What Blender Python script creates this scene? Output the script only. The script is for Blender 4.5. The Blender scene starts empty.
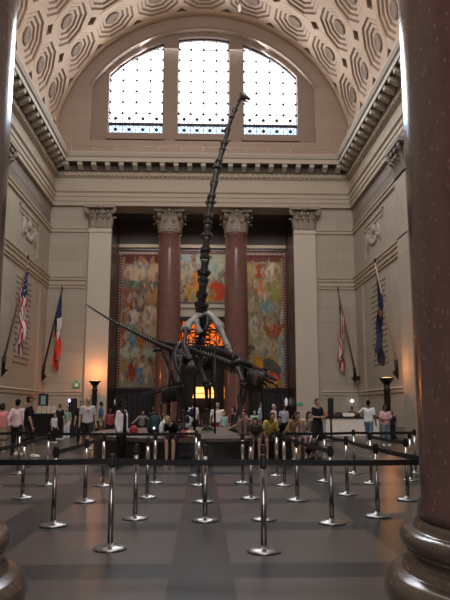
import bpy, bmesh, math, random
from mathutils import Vector, Matrix, Euler
random.seed(7)
S = bpy.context.scene
COL = S.collection
PI = math.pi
R = math.radians

# ------------------------------------------------------------------ camera
F = 660.0; HC = 1.5; HZ = 408.0; VX = 202.0
PITCH = math.atan((HZ - 300) / F); YAW = math.atan((225 - VX) / F * math.cos(PITCH))
FW = Vector((math.sin(YAW)*math.cos(PITCH), math.cos(YAW)*math.cos(PITCH), math.sin(PITCH)))
RT = Vector((math.cos(YAW), -math.sin(YAW), 0))
UP = RT.cross(FW)
cam = bpy.data.cameras.new('camera'); cam.sensor_fit = 'VERTICAL'; cam.sensor_height = 36; cam.lens = F/600*36
cam.clip_end = 300
co = bpy.data.objects.new('camera', cam); COL.objects.link(co); S.camera = co
co.matrix_world = Matrix(((RT.x, UP.x, -FW.x, 0), (RT.y, UP.y, -FW.y, 0), (RT.z, UP.z, -FW.z, HC), (0, 0, 0, 1)))

def ray(u, v): return FW + RT*((u-225)/F) + UP*((300-v)/F)
def at(u, v, Y):                      # a point at depth Y seen at pixel (u, v)
    d = ray(u, v); t = Y/d.y
    return Vector((d.x*t, Y, HC + d.z*t))
def ground(u, v, z=0.0):
    d = ray(u, v); t = (z-HC)/d.z
    return Vector((d.x*t, d.y*t, z))

# ------------------------------------------------------------------ materials
def new_mat(name):
    m = bpy.data.materials.new(name); m.use_nodes = True
    nt = m.node_tree; nt.nodes.clear()
    out = nt.nodes.new('ShaderNodeOutputMaterial'); b = nt.nodes.new('ShaderNodeBsdfPrincipled')
    nt.links.new(b.outputs[0], out.inputs[0])
    return m, nt, b
def N(nt, kind, **kw):
    n = nt.nodes.new('ShaderNode' + kind)
    for k, v in kw.items():
        if k in n.inputs: n.inputs[k].default_value = v
        else: setattr(n, k, v)
    return n
def rgba(c): return (c[0], c[1], c[2], 1)
def mix(nt, fac, a, b, blend='MIX'):
    n = nt.nodes.new('ShaderNodeMix'); n.data_type = 'RGBA'; n.blend_type = blend
    for s, v in ((0, fac), (6, a), (7, b)):
        if hasattr(v, 'is_linked'): nt.links.new(v, n.inputs[s])
        elif s == 0: n.inputs[0].default_value = v
        else: n.inputs[s].default_value = rgba(v)
    return n.outputs[2]
def plain(name, c, rough=.6, metal=0.0, var=.18, scale=6.0, emit=None, es=1.0, bump=0.0, spec=.5):
    m, nt, b = new_mat(name)
    tc = N(nt, 'TexCoord'); no = N(nt, 'TexNoise', Scale=scale, Detail=5.0)
    nt.links.new(tc.outputs['Object'], no.inputs['Vector'])
    nt.links.new(mix(nt, no.outputs['Fac'], [x*(1-var) for x in c], [min(1, x*(1+var)) for x in c]), b.inputs['Base Color'])
    b.inputs['Roughness'].default_value = rough; b.inputs['Metallic'].default_value = metal
    b.inputs['Specular IOR Level'].default_value = spec
    if bump:
        bp = N(nt, 'Bump', Strength=bump, Distance=.02); nt.links.new(no.outputs['Fac'], bp.inputs['Height']); nt.links.new(bp.outputs[0], b.inputs['Normal'])
    if emit:
        b.inputs['Emission Color'].default_value = rgba(emit); b.inputs['Emission Strength'].default_value = es
    return m
def stone(name, c, axis=None, bw=2.2, bh=1.0, rough=.75, dark=.72):
    """limestone; axis 'x' / 'y' draws block joints on a wall whose normal is that axis"""
    m, nt, b = new_mat(name)
    geo = N(nt, 'NewGeometry')
    n1 = N(nt, 'TexNoise', Scale=.55, Detail=6.0); n2 = N(nt, 'TexNoise', Scale=9.0, Detail=4.0)
    nt.links.new(geo.outputs['Position'], n1.inputs['Vector']); nt.links.new(geo.outputs['Position'], n2.inputs['Vector'])
    cc = mix(nt, n1.outputs['Fac'], [x*.86 for x in c], [x*1.12 for x in c])
    cc = mix(nt, n2.outputs['Fac'], cc, [x*.93 for x in c])
    if axis:
        sp = N(nt, 'SeparateXYZ'); cb = N(nt, 'CombineXYZ'); nt.links.new(geo.outputs['Position'], sp.inputs[0])
        nt.links.new(sp.outputs[1 if axis == 'x' else 0], cb.inputs[0]); nt.links.new(sp.outputs[2], cb.inputs[1])
        br = N(nt, 'TexBrick'); br.inputs['Scale'].default_value = 1.0
        br.inputs['Brick Width'].default_value = bw; br.inputs['Row Height'].default_value = bh; br.inputs['Mortar Size'].default_value = .013
        br.inputs['Color1'].default_value = (1, 1, 1, 1); br.inputs['Color2'].default_value = (.9, .89, .88, 1); br.inputs['Mortar'].default_value = (dark, dark*.97, dark*.94, 1)
        nt.links.new(cb.outputs[0], br.inputs['Vector'])
        cc = mix(nt, 1.0, cc, br.outputs['Color'], 'MULTIPLY')
    nt.links.new(cc, b.inputs['Base Color']); b.inputs['Roughness'].default_value = rough
    return m
def marble(name, c, speck, rough=.22, scale=1.0):
    m, nt, b = new_mat(name)
    tc = N(nt, 'NewGeometry')
    n1 = N(nt, 'TexNoise', Scale=2.2*scale, Detail=8.0, Roughness=.65)
    v = N(nt, 'TexVoronoi', Scale=7.0*scale); n2 = N(nt, 'TexNoise', Scale=38.0*scale, Detail=3.0)
    for n in (n1, v, n2): nt.links.new(tc.outputs['Position'], n.inputs['Vector'])
    r1 = N(nt, 'ValToRGB'); r1.color_ramp.elements[0].position = .02; r1.color_ramp.elements[1].position = .27
    r1.color_ramp.elements[0].color = (1, 1, 1, 1); r1.color_ramp.elements[1].color = (0, 0, 0, 1)
    nt.links.new(v.outputs['Distance'], r1.inputs[0])
    ml = N(nt, 'Math', operation='MULTIPLY'); ml.inputs[1].default_value = .55; nt.links.new(r1.outputs[0], ml.inputs[0])
    cc = mix(nt, n1.outputs['Fac'], [x*.42 for x in c], [x*1.6 for x in c])
    cc = mix(nt, n2.outputs['Fac'], cc, [x*.55 for x in c])
    cc = mix(nt, ml.outputs[0], cc, speck)
    nt.links.new(cc, b.inputs['Base Color']); b.inputs['Roughness'].default_value = rough
    return m
def attr_mat(name, rough=.7, noise=.0, emit=0.0, scale=3.0):
    m, nt, b = new_mat(name)
    a = N(nt, 'VertexColor', layer_name='paint'); c = a.outputs['Color']
    if noise:
        tc = N(nt, 'NewGeometry'); no = N(nt, 'TexNoise', Scale=scale, Detail=6.0); nt.links.new(tc.outputs['Position'], no.inputs['Vector'])
        r = N(nt, 'ValToRGB'); r.color_ramp.elements[0].position = .3; r.color_ramp.elements[1].position = .7
        r.color_ramp.elements[0].color = rgba([1-noise]*3); r.color_ramp.elements[1].color = rgba([1+noise*.5]*3)
        nt.links.new(no.outputs['Fac'], r.inputs[0]); c = mix(nt, 1.0, c, r.outputs[0], 'MULTIPLY')
    nt.links.new(c, b.inputs['Base Color']); b.inputs['Roughness'].default_value = rough
    return m
def floor_mat():
    m, nt, b = new_mat('floor_stone')
    geo = N(nt, 'NewGeometry'); sp = N(nt, 'SeparateXYZ'); nt.links.new(geo.outputs['Position'], sp.inputs[0])
    P_, W = 2.33, .29
    def band(o, off):
        a = N(nt, 'Math', operation='ADD'); a.inputs[1].default_value = 100*P_ + W - off; nt.links.new(o, a.inputs[0])
        md = N(nt, 'Math', operation='MODULO'); md.inputs[1].default_value = P_; nt.links.new(a.outputs[0], md.inputs[0])
        lt = N(nt, 'Math', operation='LESS_THAN'); lt.inputs[1].default_value = 2*W; nt.links.new(md.outputs[0], lt.inputs[0])
        return lt.outputs[0]
    mx = N(nt, 'Math', operation='MAXIMUM'); nt.links.new(band(sp.outputs[0], 0), mx.inputs[0]); nt.links.new(band(sp.outputs[1], 6.5), mx.inputs[1])
    n1 = N(nt, 'TexNoise', Scale=1.3, Detail=8.0, Roughness=.7); n2 = N(nt, 'TexNoise', Scale=24.0, Detail=3.0)
    for n in (n1, n2): nt.links.new(geo.outputs['Position'], n.inputs['Vector'])
    f = mix(nt, n1.outputs['Fac'], (.066, .054, .051), (.115, .094, .088)); f = mix(nt, n2.outputs['Fac'], f, (.076, .065, .062))
    d = mix(nt, n1.outputs['Fac'], (.009, .012, .014), (.021, .025, .027))
    nt.links.new(mix(nt, mx.outputs[0], f, d), b.inputs['Base Color'])
    b.inputs['Roughness'].default_value = .3; b.inputs['Specular IOR Level'].default_value = .27
    return m

LIME = (.485, .428, .355)
M = {}
M['wall_y'] = stone('limestone_end', LIME, 'y', 2.3, 1.03)
M['wall_x'] = stone('limestone_side', (.47, .42, .35), 'x', 2.3, 1.03)
M['lime'] = stone('limestone_plain', LIME)
M['lime_dark'] = stone('limestone_dark', (.26, .22, .19))  # darker limestone: base course, carved bands, side capitals, vestibule ceiling
M['ledge'] = stone('limestone_pale', (.5, .425, .335))
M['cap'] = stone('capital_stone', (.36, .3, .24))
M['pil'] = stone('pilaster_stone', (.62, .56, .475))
M['alcove'] = stone('alcove_shaded_stone', (.085, .07, .062))  # the alcove's shadow is put into this near-black colour
M['soffit'] = stone('soffit_shade_stone', (.11, .088, .072))  # shade between the cornice brackets, put in as a darker colour
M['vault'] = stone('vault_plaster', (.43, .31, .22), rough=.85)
M['coffer'] = stone('coffer_shade_plaster', (.2, .138, .1), rough=.85)  # recess sides coloured darker to carry the shading of the coffers
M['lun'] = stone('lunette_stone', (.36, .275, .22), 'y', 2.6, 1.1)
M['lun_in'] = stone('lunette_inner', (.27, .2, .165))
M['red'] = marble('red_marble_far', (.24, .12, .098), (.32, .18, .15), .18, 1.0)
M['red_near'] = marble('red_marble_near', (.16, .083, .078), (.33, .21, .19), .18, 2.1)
M['base'] = marble('brown_base_marble', (.12, .088, .07), (.2, .16, .13), .2, 2.0)
M['redtrim'] = marble('red_marble_trim', (.06, .03, .026), (.1, .055, .05), .35, 1.2)
M['floor'] = floor_mat()
M['plat_top'] = stone('platform_top_stone', (.11, .08, .064), rough=.55)
M['plat_side'] = plain('platform_dark_side', (.02, .019, .019), .45)
M['bronze'] = plain('dark_bronze', (.022, .019, .018), .38, .5)
M['black'] = plain('matt_black', (.012, .012, .013), .55)
M['belt'] = plain('black_webbing', (.009, .009, .011), .7, scale=40)
M['chrome'] = plain('brushed_steel', (.5, .49, .49), .2, 1.0, .05)
M['steel_base'] = plain('dull_steel', (.3, .3, .3), .3, 1.0, .08)
M['bone'] = plain('dark_bone', (.028, .026, .026), .42, 0, .5, 5, bump=.4)
M['bone2'] = plain('grey_bone', (.3, .29, .28), .4, 0, .35, 5, bump=.3)
M['bone3'] = plain('brown_bone', (.075, .06, .05), .4, 0, .4, 5, bump=.3)
M['amber'] = plain('amber_glow', (.9, .5, .2), .6, emit=(1, .36, .1), es=2.2)
M['lampglass'] = plain('warm_white_glow', (1, .8, .6), .5, emit=(1, .5, .2), es=1.2)
M['whiteglow'] = plain('white_glow', (1, 1, 1), .5, emit=(.9, .95, 1), es=2.2)
M['purpleglow'] = plain('violet_glow', (.6, .5, 1), .5, emit=(.6, .45, 1), es=3)
M['green'] = plain('green_sign', (.04, .3, .16), .5, emit=(.05, .5, .26), es=.12)
M['white'] = plain('white_counter', (.86, .85, .82), .5)
M['screen'] = plain('screen_teal', (.1, .16, .16), .3, emit=(.2, .35, .34), es=.2)
M['paper'] = plain('pamphlet_tan', (.42, .34, .26), .6)
M['lobby'] = plain('lobby_wall', (.75, .42, .17), .7)
M['wood'] = plain('pole_wood', (.2, .09, .055), .4)
M['pipe'] = plain('pale_flagpole', (.42, .3, .22), .4)
M['letters'] = plain('cut_letters', (.16, .13, .11), .8)
M['mural'] = attr_mat('mural_paint', .8, .15, scale=9)
M['flag'] = attr_mat('flag_cloth', .8)
def glass_mat(name, tint, mixf):
    m = bpy.data.materials.new(name); m.use_nodes = True; nt = m.node_tree; nt.nodes.clear()
    o = N(nt, 'OutputMaterial'); t = N(nt, 'BsdfTransparent'); g = N(nt, 'BsdfGlossy'); mx = N(nt, 'MixShader')
    t.inputs[0].default_value = rgba(tint); g.inputs['Roughness'].default_value = .1
    mx.inputs[0].default_value = mixf
    nt.links.new(t.outputs[0], mx.inputs[1]); nt.links.new(g.outputs[0], mx.inputs[2]); nt.links.new(mx.outputs[0], o.inputs[0])
    return m
M['glass'] = glass_mat('window_glass', (1, 1, 1), .04)
M['glass_blue'] = glass_mat('blue_tinted_glass', (.42, .56, .72), .04)
M['glass_amber'] = glass_mat('amber_glass', (.95, .75, .5), .06)
_cl = {}
def cloth(c):
    k = tuple(round(x, 3) for x in c)
    if k not in _cl: _cl[k] = plain('cloth_%d' % len(_cl), k, .85, 0, .15, 9, spec=.2)
    return _cl[k]

# ------------------------------------------------------------------ object helpers
def tag(o, label, cat, group=None, kind=None):
    if label: o['label'] = label
    if cat: o['category'] = cat
    if group: o['group'] = group
    if kind: o['kind'] = kind
    return o
def empty(name, loc, label, cat, group=None, rz=0.0):
    o = bpy.data.objects.new(name, None); COL.objects.link(o); o.empty_display_size = .2
    o.location = loc; o.rotation_euler = (0, 0, rz)
    return tag(o, label, cat, group)
def dup(o, parent=None):
    c = o.copy(); COL.objects.link(c)
    if parent: c.parent = parent
    for ch in list(o.children): dup(ch, c)
    return c

class MB:
    def __init__(s): s.v = []; s.f = []; s.c = []; s.smooth = []
    def add(s, vs, fs, smooth=False, col=None):
        b = len(s.v); s.v += [Vector(p) for p in vs]
        for i, f in enumerate(fs):
            s.f.append([b+k for k in f]); s.smooth.append(smooth); s.c.append(col[i] if isinstance(col, list) else col)
        return s
    def box(s, x0, x1, y0, y1, z0, z1):
        x0, x1 = min(x0, x1), max(x0, x1); y0, y1 = min(y0, y1), max(y0, y1); z0, z1 = min(z0, z1), max(z0, z1)
        return s.add([(x0,y0,z0),(x1,y0,z0),(x1,y1,z0),(x0,y1,z0),(x0,y0,z1),(x1,y0,z1),(x1,y1,z1),(x0,y1,z1)],
                     [(0,3,2,1),(4,5,6,7),(0,1,5,4),(1,2,6,5),(2,3,7,6),(3,0,4,7)])
    def tube(s, pts, rad, n=8, smooth=True, cap=True, sy=1.0):
        pts = [Vector(p) for p in pts]
        if not hasattr(rad, '__len__'): rad = [rad]*len(pts)
        vs = []; ref = None
        for i, p in enumerate(pts):
            t = (pts[min(i+1, len(pts)-1)] - pts[max(i-1, 0)]).normalized()
            if ref is None: ref = Vector((0,0,1)) if abs(t.z) < .9 else Vector((0,1,0))
            a = t.cross(ref).normalized(); b = a.cross(t).normalized(); ref = b
            for k in range(n):
                q = 2*PI*k/n; vs.append(p + a*(math.cos(q)*rad[i]) + b*(math.sin(q)*rad[i]*sy))
        fs = []
        for i in range(len(pts)-1):
            for k in range(n): fs.append((i*n+k, i*n+(k+1) % n, (i+1)*n+(k+1) % n, (i+1)*n+k))
        if cap: fs.append(tuple(range(n-1, -1, -1))); fs.append(tuple((len(pts)-1)*n+k for k in range(n)))
        return s.add(vs, fs, smooth)
    def lathe(s, prof, c=(0,0,0), n=32, smooth=True):
        vs = []
        for r, z in prof:
            for k in range(n):
                q = 2*PI*k/n; vs.append((c[0]+r*math.cos(q), c[1]+r*math.sin(q), c[2]+z))
        fs = []
        for i in range(len(prof)-1):
            for k in range(n): fs.append((i*n+k, i*n+(k+1) % n, (i+1)*n+(k+1) % n, (i+1)*n+k))
        fs.append(tuple(range(n-1, -1, -1))); fs.append(tuple((len(prof)-1)*n+k for k in range(n)))
        return s.add(vs, fs, smooth)
    def ell(s, c, r, n=12, m=8, rot=None):
        c = Vector(c); vs = []; fs = []
        mt = rot if rot is not None else Matrix.Identity(3)
        for i in range(m+1):
            th = PI*i/m
            for k in range(n):
                q = 2*PI*k/n
                vs.append(c + mt @ Vector((r[0]*math.sin(th)*math.cos(q), r[1]*math.sin(th)*math.sin(q), r[2]*math.cos(th))))
        for i in range(m):
            for k in range(n): fs.append((i*n+k, (i+1)*n+k, (i+1)*n+(k+1) % n, i*n+(k+1) % n))
        return s.add(vs, fs, True)
    def cap(s, a, b, ra, rb, n=10):        # rounded tapered limb
        a, b = Vector(a), Vector(b); d = (b-a); L = d.length
        if L < 1e-6: return s.ell(a, (ra, ra, ra))
        d /= L; pts = []; rr = []
        for k in (0.08, .4, .75): pts.append(a - d*(ra*(1-k)*.95)); rr.append(ra*math.sqrt(max(.02, 1-(1-k)**2)))
        pts.append(a); rr.append(ra); pts.append(b); rr.append(rb)
        for k in (.75, .4, .08): pts.append(b + d*(rb*(1-k)*.95)); rr.append(rb*math.sqrt(max(.02, 1-(1-k)**2)))
        return s.tube(pts, rr, n)
    def poly(s, pts, axis, a0, a1):        # extrude a 2D outline along an axis
        n = len(pts)
        def P_(p, a): return (p[0], a, p[1]) if axis == 'y' else ((a, p[0], p[1]) if axis == 'x' else (p[0], p[1], a))
        vs = [P_(p, a0) for p in pts] + [P_(p, a1) for p in pts]
        fs = [tuple(range(n)), tuple(range(2*n-1, n-1, -1))] + [(k, n+k, n+(k+1) % n, (k+1) % n) for k in range(n)]
        return s.add(vs, fs)
    def mesh(s, name, mat, off=Vector((0,0,0)), fix=True):
        me = bpy.data.meshes.new(name); me.from_pydata([v - off for v in s.v], [], s.f)
        if fix:
            bm = bmesh.new(); bm.from_mesh(me); bmesh.ops.recalc_face_normals(bm, faces=bm.faces); bm.to_mesh(me); bm.free()
        me.polygons.foreach_set('use_smooth', s.smooth)
        if any(c is not None for c in s.c):
            ca = me.color_attributes.new('paint', 'FLOAT_COLOR', 'CORNER')
            for p in me.polygons:
                c = s.c[p.index] or (.5, .5, .5)
                for li in p.loop_indices: ca.data[li].color = rgba(c)
        if mat: me.materials.append(mat)
        me.update(); return me
    def build(s, name, mat, parent=None, fix=True, label=None, loc=None):
        off = Vector((0,0,0)) if loc is None else Vector(loc)
        if parent is not None:
            q = parent
            while q: off = off + q.location; q = q.parent
            off = off
        o = bpy.data.objects.new(name, s.mesh(name, mat, off, fix)); COL.objects.link(o)
        if parent is not None: o.parent = parent
        if loc is not None: o.location = loc
        if label: o['label'] = label
        return o
def struct(mb, name, mat, parent=None):
    o = mb.build(name, mat, parent)
    if parent is None: o['kind'] = 'structure'
    return o

# ------------------------------------------------------------------ dimensions of the hall
HW = 10.4          # half width
YE = 44.0          # end wall
YB = 48.0          # back wall behind the end columns
YF = 5.6           # entrance end wall
ZA = 15.17         # underside of the entablature
ZC = 19.2          # springing of the vault
OPN = 6.25         # half width of the opening between the pilasters

# floor
b = MB(); b.box(-11.5, 11.5, -3.5, 56, -.3, 0); struct(b, 'floor', M['floor'])
# side walls
for sx, nm in ((-1, 'wall_left'), (1, 'wall_right')):
    b = MB(); b.box(sx*HW, sx*(HW+.6), -3, YE+.3, 0, ZC+.4)
    struct(b, nm, M['wall_x'])
# end wall: two flanking blocks, beam over the opening
b = MB()
for sx in (-1, 1): b.box(sx*OPN, sx*(HW+.3), YE, YB+.4, 0, ZA+.3)
struct(b, 'wall_end', M['wall_y'])
b = MB(); b.box(-HW, HW, YE+.05, YE+1.6, ZA, 19.0); struct(b, 'wall_end_beam', M['lime'])
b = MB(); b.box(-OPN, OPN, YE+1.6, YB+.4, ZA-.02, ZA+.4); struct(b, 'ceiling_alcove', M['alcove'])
# red marble lining of the alcove side walls
b = MB()
for sx in (-1, 1): b.box(sx*OPN, sx*(OPN-.05), YE+.12, YB, 0, ZA)
struct(b, 'wall_alcove_sides', M['redtrim'])
# back wall of the alcove with the door opening
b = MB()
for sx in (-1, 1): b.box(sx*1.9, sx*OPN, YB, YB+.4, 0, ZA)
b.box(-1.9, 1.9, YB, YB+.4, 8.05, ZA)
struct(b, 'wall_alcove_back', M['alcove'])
# entrance end wall above the near columns, and the vestibule around the camera
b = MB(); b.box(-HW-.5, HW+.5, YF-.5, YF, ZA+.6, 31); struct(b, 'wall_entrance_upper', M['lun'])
b = MB(); b.box(-HW-.5, HW+.5, -3.4, -3, 0, ZA+.8); struct(b, 'wall_entrance_back', M['wall_y'])
b = MB(); b.box(-HW-.5, HW+.5, -3.4, YF, ZA+.3, ZA+.8); struct(b, 'ceiling_vestibule', M['lime_dark'])

# ------------------------------------------------------------------ mouldings
def sweep_u(prof, y0=YF):                 # profile (d out of the wall, z) round left, end and right walls
    mb = MB(); n = len(prof); vs = []
    for k in range(4):
        for d, z in prof:
            vs.append([(-HW+d, y0, z), (-HW+d, YE-d, z), (HW-d, YE-d, z), (HW-d, y0, z)][k])
    fs = []
    for k in range(3):
        for i in range(n-1): fs.append((k*n+i, k*n+i+1, (k+1)*n+i+1, (k+1)*n+i))
    return mb.add(vs, fs)
prof = [(-.1, ZA), (.22, ZA), (.22, ZA+.28), (.27, ZA+.3), (.27, ZA+.6), (.32, ZA+.62), (.32, ZA+.86), (.42, ZA+.97), (.22, ZA+1.02),
        (.22, 17.1), (.3, 17.14), (.3, 17.2)]
b = sweep_u(prof); struct(b, 'trim_1', M['ledge'])['label'] = 'architrave and plain frieze running round the hall'
prof = [(.3, 17.2), (.36, 17.2), (.36, 17.5), (.5, 17.52)]
b = sweep_u(prof); o_ = struct(b, 'trim_13', M['lime']); o_['label'] = 'dentil band of the cornice'
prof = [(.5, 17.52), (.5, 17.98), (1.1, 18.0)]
b = sweep_u(prof); o_ = struct(b, 'trim_14', M['soffit']); o_['label'] = 'cornice soffit between the brackets with shade put into its dark colour'
prof = [(1.1, 18.0), (1.12, 18.0), (1.12, 18.3), (1.2, 18.34), (1.3, 18.58), (1.3, 18.64), (-.1, 18.72)]
b = sweep_u(prof)
tr = struct(b, 'trim_2', M['lime']); tr['label'] = 'projecting cornice below the vault'
# dentils and brackets of the cornice
d = MB(); br = MB()
nx = int(2*HW/.34)
for i in range(nx):
    x = -HW+.45+(2*HW-.9)*(i+.5)/nx; d.box(x-.1, x+.1, YE-.47, YE-.36, 17.24, 17.48)
for sx in (-1, 1):
    for i in range(int(26/.34)):
        y = YE-.6-.34*i; d.box(sx*(HW-.47), sx*(HW-.36), y-.1, y+.1, 17.24, 17.48)
nb = 21
def bracket(mb, p, ax):
    pr = [(0, 0), (.1, -.02), (.42, .14), (.55, .2), (.58, .4), (0, .4)]
    if ax == 'y': mb.poly([(YE-.5-q[0], 17.58+q[1]) for q in pr], 'x', p-.16, p+.16)
    else: mb.poly([(ax*(HW-.5-q[0]), 17.58+q[1]) for q in pr], 'y', p-.16, p+.16)
for i in range(nb): bracket(br, -HW+1.1+(2*HW-2.2)*i/(nb-1), 'y')
for sx in (-1, 1):
    for i in range(28): bracket(br, YE-1.1-.93*i, sx)
d.build('dentil_course', M['ledge'], tr); br.build('bracket_course', M['lime'], tr)
# string courses and ledges on the lower walls
def course(name, mat, prof, y0=20, gap=7.9):
    mb = sweep_u(prof, y0)
    mb2 = MB(); n = len(prof)
    for sx in (-1, 1):
        vs = [(sx*(HW-d_), y0, z) for d_, z in prof] + [(sx*(HW-d_), YE-d_, z) for d_, z in prof] + [(sx*gap, YE-d_, z) for d_, z in prof]
        mb2.add(vs, [(k*n+i, k*n+i+1, (k+1)*n+i+1, (k+1)*n+i) for k in range(2) for i in range(n-1)])
    return struct(mb2, name, mat)
course('trim_3', M['ledge'], [(0, 13.3), (.1, 13.34), (.1, 13.5), (.16, 13.56), (.16, 13.66), (0, 13.7)])
course('trim_4', M['ledge'], [(0, 9.45), (.07, 9.47), (.07, 9.62), (.13, 9.66), (.13, 9.74), (.04, 9.78), (.04, 9.95), (.12, 10.0), (.12, 10.12), (.18, 10.2), (.18, 10.28), (0, 10.32)])
course('trim_5', M['ledge'], [(0, 2.3), (.05, 2.32), (.05, 2.5), (.1, 2.55), (0, 2.62)])
course('baseboard_hall', M['lime_dark'], [(0, 0), (.12, 0), (.12, .55), (.05, .62), (0, .62)], gap=7.75)
# darker carved band under the architrave on the side walls
for sx, nm in ((-1, 'trim_6'), (1, 'trim_7')):
    b = MB(); b.box(sx*HW, sx*(HW-.04), 33.6, YE-.2, 13.72, ZA-.02)
    for i in range(16):
        y = 34.1+.6*i; b.ell((sx*(HW-.03), y, 14.4), (.03, .24, .2)); b.ell((sx*(HW-.03), y+.3, 14.45), (.025, .1, .3))
    struct(b, nm, M['lime_dark'])
# panel mouldings with a wreath relief on the side walls
for sx, nm in ((-1, 'carved_panel'), (1, 'carved_panel')):
    t = empty(nm, (sx*(HW-.01), 38.6, 10.6), 'carved stone panel with swags high on the %s wall above the flags' % ('left' if sx < 0 else 'right'), 'relief', 'carved wall panels')
    b = MB(); y0, y1, z0, z1, w = 36.4, 40.9, 10.7, 13.0, .14
    for ya, yb, za, zb in ((y0, y1, z1-w, z1), (y0, y1, z1-.45, z1-.38), (y0, y0+w, z0, z1), (y1-w, y1, z0, z1)):
        b.box(sx*HW, sx*(HW-.05), ya, yb, za, zb)
    b.build('panel_frame', M['wall_x'], t)
    b = MB()
    for k in range(9):
        q = PI*k/8; yy = 38.65+1.25*math.cos(q); zz = 12.3-.85*math.sin(q); b.ell((sx*(HW-.03), yy, zz), (.1, .24, .2))
    b.ell((sx*(HW-.03), 38.65, 12.25), (.14, .3, .3))
    for dy in (-1.3, 1.3):
        b.tube([(sx*(HW-.04), 38.65+dy, 12.3), (sx*(HW-.04), 38.65+dy*1.1, 11.2)], [.12, .05])
    b.build('swag', M['wall_x'], t)
# lettering rows cut into the side walls (too small to read)
for sx in (-1, 1):
    b = MB()
    for r in range(16):
        z = 8.75-.32*r; y = 36.6+.2*(r % 3 == 2)
        while y < 39.7-.25*(r % 4 == 1):
            L = random.uniform(.2, .62); b.box(sx*HW, sx*(HW-.015), y, min(y+L, 39.9), z, z+.11); y += L+.13
    o = b.build('wall_inscription', M['letters']); tag(o, 'weathered rows of small cut lettering on the %s wall behind the long flag' % ('left' if sx < 0 else 'right'), 'inscription', 'wall inscriptions')
# vertical panel strips on side walls
for sx, nm in ((-1, 'trim_8'), (1, 'trim_9')):
    b = MB()
    for y in (41.6, 42.0):
        b.box(sx*HW, sx*(HW-.04), y, y+.1, .62, 9.4)
    struct(b, nm, M['ledge'])

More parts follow.
